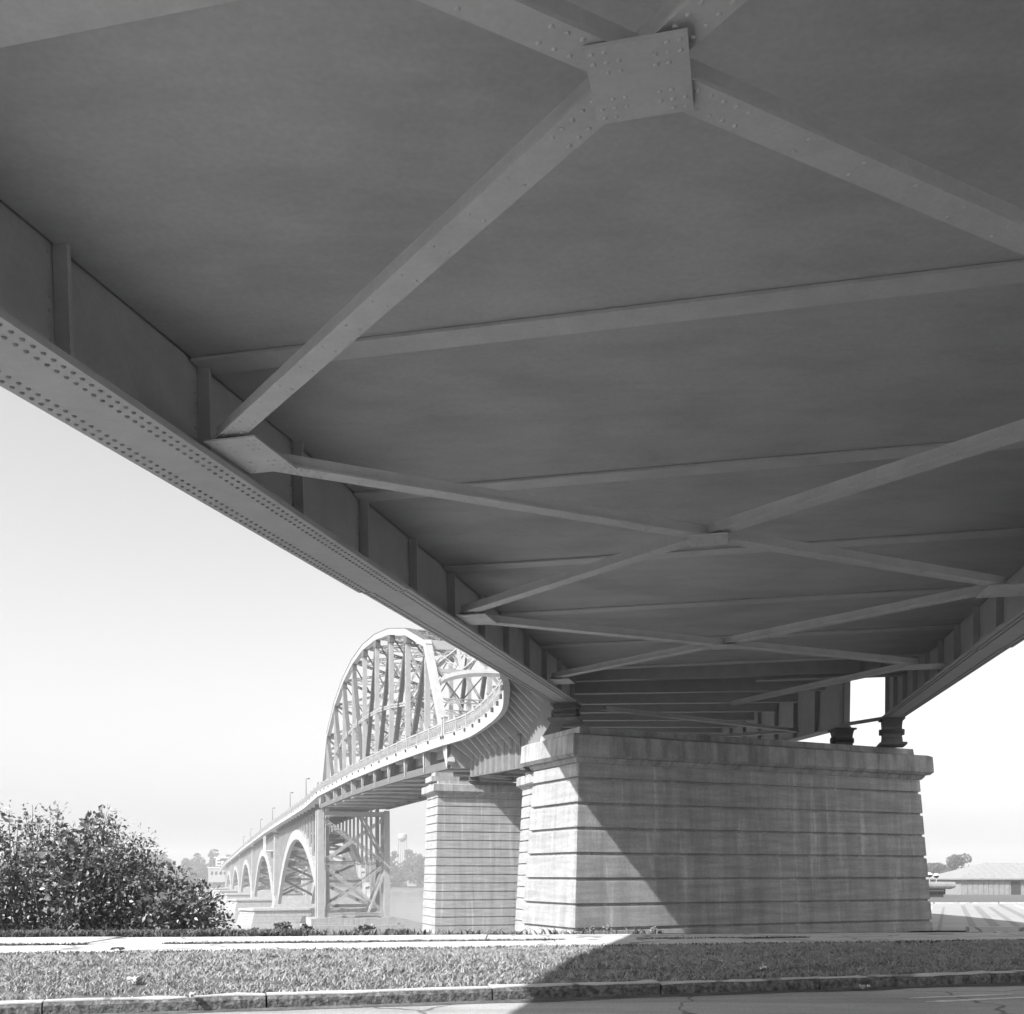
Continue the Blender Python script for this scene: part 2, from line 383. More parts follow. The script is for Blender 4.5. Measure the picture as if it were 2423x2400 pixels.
def railing(parent, y0, y1, step, detail=2, big=()):
    """posts and panels standing on the fascia"""
    n = max(1, int(round((y1 - y0) / step))); H = 1.2
    for k in range(n + 1):
        y = y0 + (y1 - y0) * k / n; e = edge(y, FASCIA_H); nn = edge_n(y); t = V(-nn.y, nn.x, 0)
        bigp = any(abs(y - b) < step * .5 for b in big)
        hw = .20 if bigp else .11; hh = 1.55 if bigp else 1.28
        m_ = MB().box(e + nn * .15 + V(0, 0, hh / 2 - .25), nn, t, UP, .16 if bigp else .13, hw, hh / 2 + .25)
        m_.box(e + nn * .15 + V(0, 0, hh + .03), nn, t, UP, .2, hw + .05, .03)
        p = build(m_, 'railing_post', 'rail', parent)
        m_ = MB(); m_.tube(e - nn * .06 + V(0, 0, -.30), e - nn * .06 + V(0, 0, -.05), .10, .10, 8)
        m_.tube(e + V(0, 0, -.17), e - nn * .06 + V(0, 0, -.17), .07, .07, 6)
        build(m_, 'drain_spout', 'drain', parent)
        if k == n: break
        yb = y0 + (y1 - y0) * (k + 1) / n
        seg = 3 if detail > 1 else 1
        m_ = MB()
        pts = [edge(y + (yb - y) * j / seg, FASCIA_H) + edge_n(y + (yb - y) * j / seg) * .15 for j in range(seg + 1)]
        for j in range(seg):
            for z, h in ((1.12, .14), (.92, .06), (.16, .10)):
                m_.beam(pts[j] + V(0, 0, z), pts[j + 1] + V(0, 0, z), .12 if h > .1 else .07, h)
        if detail > 1:
            nb = max(2, int(round((yb - y) / .75)))
            for j in range(nb):
                a = y + (yb - y) * j / nb; b = y + (yb - y) * (j + 1) / nb
                pa = edge(a, FASCIA_H) + edge_n(a) * .15; pb = edge(b, FASCIA_H) + edge_n(b) * .15
                if j: m_.beam(pa + V(0, 0, .2), pa + V(0, 0, .92), .06, .06, nn)
                m_.beam(pa.lerp(pb, .12) + V(0, 0, .22), pa.lerp(pb, .88) + V(0, 0, .88), .045, .035, nn)
                m_.beam(pa.lerp(pb, .12) + V(0, 0, .88), pa.lerp(pb, .88) + V(0, 0, .22), .045, .035, nn)
                m_.tube(pa.lerp(pb, .5) + V(0, 0, .55) - nn * .05, pa.lerp(pb, .5) + V(0, 0, .55) + nn * .05, .10, .10, 8)
        elif detail == 1:
            nb = max(2, int(round((yb - y) / .6)))
            for j in range(1, nb):
                a = y + (yb - y) * j / nb; pa = edge(a, FASCIA_H) + edge_n(a) * .15
                m_.beam(pa + V(0, 0, .2), pa + V(0, 0, .92), .07, .07, nn)
        build(m_, 'railing_panel', 'rail', parent)

# ================================================================== NEAR SPAN (overhead)
U = V(math.sin(math.radians(12.7)), math.cos(math.radians(12.7)), 0); N = V(U.y, -U.x, 0)
GR = 0.0507
def NP(s, t, h=0.0): return V(1.7, 31.7, 5.05) + U * s + N * t + V(0, 0, GR * s + h)
UG = (U + V(0, 0, GR)).normalized(); NG = N; ZG = N.cross(UG).normalized()
TW = 10.15
span1 = thing('approach_span', (-2, 14, 3.2), 'dark steel plate girder span passing overhead in the foreground', 'bridge span', 'approach girder spans')
S0 = -46.0
def plate_girder(parent, P0, P1, depth, side, name='girder', fl=.76, rivets=False, stiff=2.15, mat_='steel', cover=(), smat=None):
    """I section plate girder from P0 to P1 (underside of bottom flange)"""
    d = (P1 - P0); L = d.length; d.normalize(); side = Vector(side); up = side.cross(d).normalized()
    if up.z < 0: up = -up
    g = build(MB().box(P0 + d * L / 2 + up * depth / 2, side, d, up, .03, L / 2, depth / 2 - .042), name, mat_, parent)
    mid = P0 + d * L / 2
    build(MB().box(mid + up * .02, side, d, up, fl / 2, L / 2, .02), 'bottom_flange', mat_, g)
    build(MB().box(mid + up * (depth - .02), side, d, up, fl / 2, L / 2, .02), 'top_flange', mat_, g)
    m_ = MB()
    for sg in (-1, 1):
        m_.box(mid + side * sg * .125 + up * .055, side, d, up, .09, L / 2 - .003, .013)
        m_.box(mid + side * sg * .045 + up * .15, side, d, up, .012, L / 2 - .003, .11)
    build(m_, 'flange_angle', mat_, g)
    n = int(L / stiff); so_ = .13 if fl > .6 else .17
    for k in range(n + 1):
        p = P0 + d * (L * (k + .02) / (n + .04))
        m_ = MB()
        for sg in (-1, 1): m_.box(p + side * sg * (.035 + so_ / 2) + up * depth / 2, side, d, up, so_ / 2, .022, depth / 2 - .07)
        st_ = build(m_, 'stiffener', smat or mat_, g)
        if fl > .6 and k > n * .35:
            m_ = MB(); z = .3
            while z < 1.0:
                for sg in (-1, 1):
                    for e in (-.075, .075): m_.rivet(p + side * sg * .031 + d * e + up * z, side * sg, .016)
                z += .11
            o_ = build(m_, 'rivets', mat_, st_, fix=False); o_['kind'] = 'stuff'
    return g, d, up, L
gl, dg, upg, Lg = plate_girder(span1, NP(S0, 0), NP(.15, 0), 2.55, N)
gr, _, _, Lr = plate_girder(span1, NP(S0, TW), NP(8.3, TW), 2.55, N)
# cover plates on the bottom flanges (their ends make the small steps in the outline)
for g, t, ranges in ((gl, 0, ((-46, -25.2, 2), (-46, -16.4, 1))), (gr, TW, ((-46, -16, 2), (-46, -8, 1)))):
    for s0, s1, lay in ranges:
        build(MB().box(NP((s0 + s1) / 2, t, -.014 - .026 * (lay - 1)), N, UG, ZG, .38 + .006 * lay, (s1 - s0) / 2, .0125), 'cover_plate', 'steel', g)
def rivets_for(g, t, send, steps):
    m_ = MB(); s = -27.5
    while s < send - .2:
        off = -.001
        for lim, d in steps:
            if s < lim: off -= d
        for q in (-.31, -.21, .21, .31):
            m_.rivet(NP(s + (.055 if abs(q) > .25 else 0), t + q, off), -ZG, .023)
        s += .115
    # rows in the web angle, seen on the inner face
    s = -27.5
    while s < send - .2:
        for sg in (-1, 1): m_.rivet(NP(s, t + sg * .058, .17), N * sg, .03)
        s += .16
    o = build(m_, 'rivets', 'rivet', g, fix=False); o['kind'] = 'stuff'
rivets_for(gl, 0, .15, ((-25.2, .026), (-16.4, .026)))
rivets_for(gr, TW, 8.3, ((-16, .026), (-8, .026)))
# floor beams, stringers, laterals, gussets
ST = [-4.7 - 8.6 * k for k in range(5)]
beams = sorted(ST + [s + 4.3 for s in ST] + [3.9, -43.4])
def floor_beam(parent, a, b, depth, mat_='steel', fl=.30):
    d = (b - a).normalized(); L = (b - a).length; s_ = d.cross(UP).normalized(); m_ = MB()
    c = (a + b) / 2
    m_.box(c + UP * depth / 2, s_, d, UP, .02, L / 2, depth / 2 - .03); m_.box(c + UP * .015, s_, d, UP, fl / 2, L / 2, .015); m_.box(c + UP * (depth - .015), s_, d, UP, fl / 2, L / 2, .015)
    for k in range(1, 6):
        p = a.lerp(b, k / 6)
        m_.box(p + UP * depth / 2, s_, d, UP, fl / 2 - .03, .012, depth / 2 - .04)
    return build(m_, 'floor_beam', mat_, parent)
for s in beams:
    t0 = .05 if s < 0 else (s / 8.08 * TW + .6)
    floor_beam(span1, NP(s, t0, 1.0), NP(s, TW - .05, 1.0), 1.03, 'brace')
# added plates closing the bays, invented to flatten the underside's shading
for i in range(len(beams) - 1):
    sa, sb = beams[i] + .012, beams[i + 1] - .012
    if sb > 3.3: continue
    for j in range(1):
        ta, tb = .06, TW - .06; dz = 0.0
        build(MB().box(NP((sa + sb) / 2, (ta + tb) / 2, 1.055 + dz), N, UG, ZG, (tb - ta) / 2, (sb - sa) / 2, .012), 'added_soffit_plate', 'soffit', span1)
def lateral(a, b, w=.20, span=None):
    m_ = MB(); d = (b - a).normalized(); s_ = d.cross(UP).normalized(); L = (b - a).length; c = (a + b) / 2
    m_.box(c, s_, d, UP, w / 2, L / 2, .012)
    for sg in (-1, 1): m_.box(c + s_ * sg * .05 + UP * .07, s_, d, UP, .012, L / 2, .055)
    lb = build(m_, 'lateral_brace', 'brace', span or span1); m_ = MB(); q = .10
    while q < L - .05:
        pitch = .085 if min(q, L - q) < .7 or abs(q - L / 2) < .6 else .42
        for sg in (-1, 1): m_.rivet(a + d * q + s_ * sg * .055 - UP * .0125, -UP, .015)
        q += pitch
    o = build(m_, 'rivets', 'brace', lb, fix=False); o['kind'] = 'stuff'
def gusset(c, hx, hy, riv=True):
    g = build(MB().box(c, N, UG, ZG, hx, hy, .009), 'gusset_plate', 'brace', span1)
    m_ = MB()
    for i in (-.85, -.6, -.35, .35, .6, .85):
        for j in (-.85, -.6, -.35, .35, .6, .85):
            if abs(abs(i) - abs(j)) < .3: m_.rivet(c + N * hx * i + UG * hy * j - ZG * .0095, -ZG, .014)
    o = build(m_, 'rivets', 'brace', g, fix=False); o['kind'] = 'stuff'
HL = .13
for k, s in enumerate(ST):
    s1 = s + 8.6
    if k == 0:
        lateral(NP(s + .25, TW - 1.0, HL + .03), NP(-.1 + 3.0, 4.8, HL + .03))
    else:
        lateral(NP(s + .25, .45, HL), NP(s1 - .25, TW - 1.0, HL)); lateral(NP(s + .25, TW - 1.0, HL + .03), NP(s1 - .25, .45, HL + .03))
        gusset(NP(s + 4.3, TW / 2 - .28, HL - .026), .24, .27)
    gusset(NP(s, .62, HL - .03), .26, .46); gusset(NP(s, TW - .80, HL - .03), .45, .46)
# deck of the near span (unseen left overhang shaped to place its shadow edge)
def OVS(s): return 3.66 + .0374 * s
def edge_prism(name, m, h0, h1, t0, t1):
    secs = []
    for s in (S0, -3.2):
        q = -OVS(s); secs.append([NP(s, q + t0, h0), NP(s, q + t1, h0), NP(s, q + t1, h1), NP(s, q + t0, h1)])
    build(MB().sweep(secs), name, m, span1)
edge_prism('fascia', 'fascia', 2.75, 3.65, 0, .298)
build(MB().quadbox([NP(S0, -OVS(S0) + .3, 2.62), NP(S0, TW + 1.0, 2.62), NP(8.6, TW + 1.0, 2.62), NP(-3.2, -OVS(-3.2) + .3, 2.62)], [NP(S0, -OVS(S0) + .3, 2.95), NP(S0, TW + 1.0, 2.95), NP(8.6, TW + 1.0, 2.95), NP(-3.2, -OVS(-3.2) + .3, 2.95)]), 'deck_slab', 'slab', span1)
build(MB().quadbox([NP(S0, TW + 1.002, 2.7), NP(S0, TW + 1.3, 2.7), NP(8.6, TW + 1.3, 2.7), NP(8.6, TW + 1.002, 2.7)], [NP(S0, TW + 1.002, 3.3), NP(S0, TW + 1.3, 3.3), NP(8.6, TW + 1.3, 3.3), NP(8.6, TW + 1.002, 3.3)]), 'parapet', 'fascia', span1)
for s in beams:
    if s < -4:
        for t0, t1 in ((-.40, -OVS(s) + .32), (TW + .40, TW + .98)):
            build(MB().sweep([[NP(s - .06, t0, 1.75), NP(s + .06, t0, 1.75), NP(s + .06, t0, 2.6), NP(s - .06, t0, 2.6)], [NP(s - .06, t1, 2.42), NP(s + .06, t1, 2.42), NP(s + .06, t1, 2.6), NP(s - .06, t1, 2.6)]]), 'bracket', 'steel', span1)
for k in range(14):
    s = S0 + .2 + k * 3.2
    if s > -3.3: break
    q = -OVS(s) + .15; s1 = min(s + 3.1, -3.2); q1 = -OVS(s1) + .15
    m_ = MB().box(NP(s, q, 4.3), N, UG, UP, .12, .12, .64); build(m_, 'railing_post', 'rail', span1)
    m_ = MB()
    for z in (4.75, 4.5, 3.85): m_.beam(NP(s + .13, q, z), NP(s1, q1, z), .1, .1)
    build(m_, 'railing_panel', 'rail', span1)

# ================================================================== PIERS
GAP = .044
def pier(name, corner, ax, length, thick, z_top, joints, z_bot, batter, label, cap_h=.72, cap_over=.33, z_ref=None, group='concrete piers of the approach', pedestal=None, plinth=.27):
    """rectangular battered concrete pier: corner = near left corner at z_top; ax along the long face; joints = z of course joints"""
    ax = Vector(ax).normalized(); nb = V(-ax.y, ax.x, 0)          # ax to the right, nb away
    root = thing(name, (corner.x, corner.y, z_bot), label, 'pier', group)
    c0 = V(corner.x, corner.y, 0)
    def ring(z, grow=0.0):
        e = batter * (z_top - z) + grow
        return [c0 - ax * e - nb * e + V(0, 0, z), c0 + ax * (length + e) - nb * e + V(0, 0, z), c0 + ax * (length + e) + nb * (thick + e) + V(0, 0, z), c0 - ax * e + nb * (thick + e) + V(0, 0, z)]
    build(MB().quadbox(ring(z_bot, -.085), ring(z_top - .02, -.085)), 'core', 'concrete', root)
    zs = [z_top] + list(joints) + [z_bot]
    for k in range(len(zs) - 1):
        a, b = zs[k], zs[k + 1]; g = GAP
        t = a - (0 if k == 0 else g); bt = b + (g if k < len(zs) - 2 else 0)
        r0, r1 = ring(bt), ring(t)
        ch = .05
        def cham(r):
            out = []
            for i in range(4):
                p, pp, pn = r[i], r[i - 1], r[(i + 1) % 4]
                out += [p + (pp - p).normalized() * ch, p + (pn - p).normalized() * ch]
            return out
        def inset(r, e):
            c = (r[0] + r[2]) / 2; return [p + ((c - p).normalized() * e) for p in r]
        R0, R1 = cham(r0), cham(r1)
        secs = [cham(inset(r0, .05)), R0, R1, cham(inset(r1, .05))] if False else [R0, R1]
        secs[0] = cham(r0)
        m_ = MB()
        lo = [p + V(0, 0, .02) for p in R0]; hi = [p - V(0, 0, .02) for p in R1]
        m_.sweep([cham(inset(r0, .028)), lo, hi, cham(inset(r1, .028))])
        build(m_, 'course', 'concrete', root)
    # neck moulding and cap
    build(MB().sweep([ring(z_top + .003, .02), ring(z_top + .10, .10), ring(z_top + .16, .12), ring(z_top + .16 - .0, .12)][:3]), 'neck_moulding', 'cap', root)
    zc = z_top + .163
    cap = build(MB().sweep([ring(zc, cap_over - .10), ring(zc + .10, cap_over), ring(zc + cap_h, cap_over), ring(zc + cap_h + .06, cap_over - .10)]), 'cap', 'cap', root)
    build(MB().sweep([ring(zc + cap_h + .063, -.10), ring(zc + cap_h + .063 + plinth, -.12)]), 'plinth', 'cap', cap)
    return root, zc + cap_h + .063 + plinth, ring
AX1 = V(.9045, .4265, 0)
P1C = V(1.97, 31.85, 0)
J1 = [2.89, 2.12, 1.36, .60, -.165, -.94, -1.67]
pier1, top1, ring1 = pier('bridge_pier', P1C, AX1, 14.0, 3.0, 3.36, J1, -2.6, .058, 'large near concrete pier with its right half in the deck shadow', cap_h=.64, plinth=.25)
AX2 = V(.96, .28, 0)
pier1b, top1b, ring1b = pier('bridge_pier', V(1.62, 65.2, 0), AX2, 14.5, 3.4, 5.42, [5.0 - .73 * k for k in range(24)], WATER - 1, .045, 'narrow sunlit pier edge showing just behind the near pier', cap_h=.62)
P2C = V(-6.42, 90.8, 0)
pier2, top2, ring2 = pier('bridge_pier', P2C, MN, 14.5, 4.2, 6.86, [6.55 - .735 * k for k in range(28)], WATER - 1, .030, 'tall sunlit pier with many fine courses carrying the truss end', cap_h=.66, cap_over=.42)
for t in (.9, 12.0):
    c = P2C + MN * t + V(-MN.y, MN.x, 0) * 2.0
    m_ = MB(); z = top2 + .003
    for hw, hh in ((1.25, .45), (.8, .4)):
        m_.box(V(c.x, c.y, z + hh / 2), MN, MU, UP, hw, hw, hh / 2 - .001); z += hh
    build(m_, 'bearing_pedestal', 'cap', pier2)

def bearing(loc, z0, z1, ax, label):
    """rocker bearing: base plate, curved pedestal with waist and pin, top shoe"""
    root = thing('rocker_bearing', (loc[0], loc[1], z0), label, 'bearing', 'rocker bearings on the pier caps')
    ax = Vector(ax); bx = V(-ax.y, ax.x, 0); h = z1 - z0; c = V(loc[0], loc[1], z0)
    build(MB().box(c + UP * .04, ax, bx, UP, .55, .45, .04), 'base_plate', 'steel_dark_shaded', root)
    prof = [(.40, .083), (.36, .20 * h), (.22, .30 * h), (.24, .42 * h), (.34, .50 * h), (.22, .60 * h), (.24, .70 * h), (.38, h - .07)]
    m_ = MB(); m_.sweep([[c + ax * -w + bx * -.32 + UP * z, c + ax * w + bx * -.32 + UP * z, c + ax * w + bx * .32 + UP * z, c + ax * -w + bx * .32 + UP * z] for w, z in prof])
    build(m_, 'rocker', 'steel_dark_shaded', root)
    build(MB().tube(c + bx * -.42 + UP * h * .5, c + bx * .42 + UP * h * .5, .11, .11, 12), 'pin', 'steel_dark_shaded', root)
    build(MB().box(c + UP * (h - .034), ax, bx, UP, .42, .40, .033), 'top_shoe', 'steel_dark_shaded', root)
def gz(p): return p.z
pb = NP(-.5, 0); bearing((pb.x, pb.y), top1, pb.z - .003, U, 'rocker bearing under the left girder on the near pier cap')
pb = NP(7.75, TW); bearing((pb.x, pb.y), top1, pb.z - .003, U, 'rightmost rocker bearing silhouetted on the near pier')
R1P = V(12.2, 38.75, 0)
bearing((12.15, 38.9), top1, 5.33, V(-.04, 1, 0), 'rocker bearing left of the bright gap on the near pier')

# ================================================================== SECOND AND THIRD APPROACH SPANS
span2 = thing('approach_span', (2, 50, 5.8), 'curving girder span just beyond the near pier with transverse brackets', 'bridge span', 'approach girder spans')
span3 = thing('approach_span', (-1, 80, 7.5), 'short girder span with white stiffeners reaching the tall pier', 'bridge span', 'approach girder spans')
def side_of(a, b): d = (b - a).normalized(); return V(d.y, -d.x, 0).normalized()
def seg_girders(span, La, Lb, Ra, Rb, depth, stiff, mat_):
    plate_girder(span, La, Lb, depth, side_of(La, Lb), fl=.5, stiff=stiff, mat_=mat_, smat='steel')  # left web colour darkened for the deck's shade, stiffeners kept light
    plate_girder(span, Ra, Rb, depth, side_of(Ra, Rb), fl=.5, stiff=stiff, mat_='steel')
L1, L2, L2b, L3 = V(1.72, 32.9, 5.12), V(.95, 66.7, 6.70), V(.9, 67.3, 6.75), V(-3.45, 92.0, 8.40)
R1, R2, R2b, R3 = V(12.15, 38.6, 5.35), V(11.0, 69.0, 6.80), V(10.95, 69.7, 6.83), V(6.5, 95.0, 8.50)
seg_girders(span2, L1, L2, R1, R2, 2.25, 2.6, 'steel_dark_shaded'); seg_girders(span3, L2b, L3, R2b, R3, 2.25, 2.7, 'steel_dark_shaded')
deck_pieces(span2, list(np.linspace(29.0, 66.95, 30)), right=13.3, par=.3); deck_pieces(span3, list(np.linspace(67.0, 92.4, 22)))
def zb_left(y): return interp(y, [32, 67, 92], [5.1, 6.72, 8.4])
def girder_x(y): return interp(y, [32.9, 67, 92], [1.72, .93, -3.45])
for span, ys in ((span2, np.arange(35.5, 66, 3.1)), (span3, np.arange(69, 92, 3.1))):
    for y in ys:
        e = edge(y); n = edge_n(y); gx = girder_x(y); w = max(1.0, gx - e.x - .05); zt = e.z + FASCIA_H - .36
        t = V(-n.y, n.x, 0)
        def sec(d, zlo, hw=.10): p = V(e.x, e.y, 0) + n * d; return [p - t * hw + UP * zlo, p + t * hw + UP * zlo, p + t * hw + UP * zt, p - t * hw + UP * zt]
        zb = zb_left(y)
        build(MB().sweep([sec(.31, zt - .30), sec(w, zb + 1.5)]), 'bracket', 'brace', span)
        build(MB().sweep([sec(w + .1, zb + 1.1, .14), sec(w + 9.6, zb + 1.1, .14)]), 'floor_beam', 'steel', span)
railing(span2, 46, 66.8, 4.2, 2); railing(span3, 67.2, 92.0, 4.5, 2, big=(92.0,))
lateral(V(3.0, 34.3, 5.32), V(11.6, 43.0, 5.78), .25, span2); lateral(V(11.7, 43.4, 5.82), V(1.9, 52.0, 6.2), .25, span2)
# link strut between the girder ends over the near pier
a = NP(8.35, TW, .10); build(MB().beam(a, V(12.25, 38.6, 5.47), .10, .12), 'link_strut', 'steel', span2)
pb = V(1.1, 66.2, 0); bearing((.95, 66.9), top1b, 6.69, V(0, 1, 0), 'rocker bearing above the half-hidden middle pier')
bearing((-3.3, 91.6), top2 , 8.39, V(-.2, 1, 0), 'rocker bearing under the stiffened girder on the tall pier')

# ================================================================== THROUGH TRUSS SPAN
truss = thing('truss_span', (-15, 130, 11), 'pale steel through truss with curved top chord beyond the piers', 'bridge span')
CT = C_EDGE + .75; TWI = 11.6
def TP(y, z, side=0):
    b = V(CT - MT * y, y, z); return b + MN * (TWI * side) * 1.0
YN = [92.6 + 9.13 * k for k in range(11)]
ZT = [None, 22.2, 25.4, 27.5, 28.9, 29.6, 29.5, 28.5, 26.4, 22.8, None]
ZB = [zf(y) - 1.7 for y in YN]
dkT = lambda k: zf(YN[k]) + .2
for sd in (0, 1):
    B = [TP(YN[k], ZB[k], sd) for k in range(11)]
    T = [None if ZT[k] is None else TP(YN[k], ZT[k], sd) for k in range(11)]
    for k in range(10): build(MB().beam(B[k], B[k + 1], .5, .7), 'bottom_chord', 'steel_dark_shaded', truss)  # shade below the deck is painted into the chord colour
    for k in range(1, 9): 
        d = (T[k + 1] - T[k]).normalized()
        build(MB().beam(T[k] - d * .02, T[k + 1] + d * .02, .62 + .004 * (k % 2), .72 + .004 * (k % 2)), 'top_chord', 'truss', truss)
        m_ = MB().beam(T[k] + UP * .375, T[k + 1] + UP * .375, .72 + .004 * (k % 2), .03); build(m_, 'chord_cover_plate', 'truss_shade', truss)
    for a, b in ((B[0], T[1]), (B[10], T[9])):
        build(MB().beam(a, b, .64, .86, MU), 'end_post', 'truss', truss)
    for k in range(1, 10):
        top = T[k] - UP * .3
        build(MB().laced(B[k], top, .56, .5, MU, flange=.13, pitch=.62), 'vertical', 'truss', truss)
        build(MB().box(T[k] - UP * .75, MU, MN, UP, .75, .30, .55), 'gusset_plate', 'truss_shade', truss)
    for k in range(1, 5):                                   # diagonals fall towards mid-span
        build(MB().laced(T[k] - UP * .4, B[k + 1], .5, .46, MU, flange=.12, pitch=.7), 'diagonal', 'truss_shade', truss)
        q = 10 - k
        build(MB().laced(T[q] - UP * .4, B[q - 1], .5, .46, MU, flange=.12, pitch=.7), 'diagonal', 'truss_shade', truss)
    for k in range(2, 9):                                   # sub struts at mid height
        if k % 1 == 0 and k < 8:
            z0 = (ZB[k] + ZT[k]) / 2; z1_ = (ZB[k + 1] + ZT[k + 1]) / 2
            build(MB().laced(TP(YN[k], z0, sd), TP(YN[k + 1], z1_, sd), .4, .3, UP, flange=.09, pitch=.8), 'sub_strut', 'truss', truss)
# top laterals and sway frames
for k in range(1, 10):
    a, b = TP(YN[k], ZT[k], 0), TP(YN[k], ZT[k], 1)
    build(MB().laced(a, b, .6, .4, UP, flange=.1, pitch=.8), 'top_strut', 'truss', truss)
    if k < 9:
        c, d = TP(YN[k + 1], ZT[k + 1], 0), TP(YN[k + 1], ZT[k + 1], 1)
        for p, q in ((a, d), (b, c)): build(MB().laced(p, q, .34, .24, UP, flange=.07, pitch=.7), 'top_lateral', 'truss_shade', truss)
    if 1 < k < 9:
        clear = dkT(k) + 6.2
        a2, b2 = TP(YN[k], clear, 0), TP(YN[k], clear, 1)
        build(MB().laced(a2, b2, .5, .3, UP, flange=.1, pitch=.8), 'sway_strut', 'truss', truss)
        mid = (a + b) / 2
        for p in (a2, b2): build(MB().laced(p, mid, .3, .24, UP, flange=.07, pitch=.7), 'sway_brace', 'truss', truss)
        for p, q in ((a, a2.lerp(b2, .5)), (b, a2.lerp(b2, .5))): build(MB().beam(p - UP * .3, q, .14, .14), 'sway_brace', 'truss_shade', truss)
# portals
for k0, k1 in ((0, 1), (10, 9)):
    def EP(f, sd): return TP(YN[k0], ZB[k0], sd).lerp(TP(YN[k1], ZT[k1], sd), f)
    build(MB().beam(EP(.985, 0) , EP(.985, 1), .5, .75), 'portal_strut', 'truss', truss)
    f1 = .60
    build(MB().beam(EP(f1 + .16, 0), EP(f1 + .16, 1), .4, .35), 'portal_strut', 'truss', truss)
    m_ = MB(); n = 14
    P = []
    for j in range(n + 1):
        x = j / n; f = f1 + (.15) * (1 - (2 * x - 1) ** 2) ** .6 - .0
        P.append(EP(f, 0).lerp(EP(f, 1), x))
    axp = (EP(1, 0) - EP(0, 0)).normalized()
    nrm = MN.cross(axp).normalized()
    secs = [[p - nrm * .25, p + nrm * .25, p + nrm * .25 + axp * .5, p - nrm * .25 + axp * .5] for p in P]
    build(MB().sweep(secs), 'portal_arch', 'truss', truss)
    for j in range(4):
        a = EP(f1 + .17, 0).lerp(EP(f1 + .17, 1), j / 4); b = EP(.96, 0).lerp(EP(.96, 1), (j + 1) / 4)
        a2 = EP(.96, 0).lerp(EP(.96, 1), j / 4); b2 = EP(f1 + .17, 0).lerp(EP(f1 + .17, 1), (j + 1) / 4)
        build(MB().laced(a, b, .3, .2, UP, flange=.07, pitch=.6), 'portal_brace', 'truss', truss)
        build(MB().laced(a2, b2, .3, .2, UP, flange=.07, pitch=.6), 'portal_brace', 'truss', truss)
    for x in (.25, .5, .75):
        build(MB().beam(EP(f1 + .17, 0).lerp(EP(f1 + .17, 1), x), EP(.96, 0).lerp(EP(.96, 1), x), .3, .3), 'portal_brace', 'truss', truss)
# floor system
for k in range(11):
    y = YN[k]; zb = zf(y) - 2.0
    a, b = TP(y, zb, 0), TP(y, zb, 1)
    floor_beam(truss, a, b, 2.1, 'steel', fl=.4)
    e = edge(y) + MN * .31; zt = zf(y) + FASCIA_H - .36
    def sec(p, zl, hw=.12): p = V(p.x, p.y, 0); return [p - MU * hw + UP * zl, p + MU * hw + UP * zl, p + MU * hw + UP * zt, p - MU * hw + UP * zt]
    build(MB().sweep([sec(e, zt - .35), sec(a - MN * .35, zb + .1)]), 'bracket', 'truss', truss)
    for p, q in ((.2, .5), (.8, .5)): pass
for j in range(6):
    f = (j + .5) / 6
    build(MB().beam(TP(YN[0], zf(YN[0]) - .25, f), TP(YN[5], zf(YN[5]) - .25, f), .3, .8), 'stringer', 'steel', truss)
    build(MB().beam(TP(YN[5], zf(YN[5]) - .25, f), TP(YN[10], zf(YN[10]) - .25, f), .3, .8), 'stringer', 'steel', truss)
for k in range(10):
    for p, q in (((YN[k], 0), (YN[k + 1], 1)), ((YN[k], 1), (YN[k + 1], 0))):
        build(MB().beam(TP(p[0], zf(p[0]) - 1.75, p[1]), TP(q[0], zf(q[0]) - 1.75, q[1]), .3, .14), 'bottom_lateral', 'brace', truss)
deck_pieces(truss, list(np.linspace(92.45, 184.2, 24)))
railing(truss, 92.8, 184, 5.07, 2, big=(92.8, 184))

# ================================================================== STEEL TOWER at the far end of the truss
tw_y = 184.6
tower = thing('steel_tower', (TP(tw_y, 0).x, tw_y, -9.5), 'braced steel tower on a concrete plinth under the far truss end', 'bridge tower')
TZ0, TZ1 = -7.6, 11.2
legs = {}
for r, yy in ((0, tw_y), (1, tw_y + 3.2)):
    for sd in (0, 1):
        a, b = TP(yy, TZ0, sd), TP(yy, TZ1, sd)
        legs[(r, sd)] = (a, b)
        w = 1.25 if sd == 0 else 1.1
        m_ = MB()
        bot = [a - MN * w / 2 - MU * .5, a + MN * w / 2 - MU * .5, a + MN * w / 2 + MU * .5, a - MN * w / 2 + MU * .5]
        top = [b - MN * w * .42 - MU * .42, b + MN * w * .42 - MU * .42, b + MN * w * .42 + MU * .42, b - MN * w * .42 + MU * .42]
        build(MB().quadbox(bot, top), 'leg', 'truss', tower)
        build(MB().box(a - UP * .1, MN, MU, UP, .9, .8, .1), 'leg_shoe', 'truss', tower)
for r in (0, 1):
    (a0, a1), (b0, b1) = legs[(r, 0)], legs[(r, 1)]
    mid = (a0.lerp(a1, .5), b0.lerp(b1, .5))
    build(MB().beam(a1 - UP * .6, b1 - UP * .6, .45, .7), 'top_strut', 'truss', tower)
    build(MB().laced(a0 + UP * .5, b0 + UP * .5, .5, .4, UP, flange=.12), 'bottom_strut', 'truss', tower)
    build(MB().laced(mid[0], mid[1], .45, .35, UP, flange=.1), 'mid_strut', 'truss', tower) if r else None
    for p, q, w in ((a1 - UP * 1.2, mid[1], .34), (mid[0], b1 - UP * 1.2, .34), (a0 + UP * .6, mid[1], .34), (mid[0], b0 + UP * .6, .34), ):
        build(MB().laced(p, q, w + .1, .3, UP, flange=.11, pitch=.8), 'brace', 'truss' , tower)
    c = a1.lerp(b1, .62)
    for p, q in ((c - UP * .9, mid[1] + UP * .2), (mid[1] - UP * .4, a0.lerp(b0, .72) + UP * .8)):
        build(MB().beam(p, q, .42, .36), 'knee_brace', 'truss', tower)
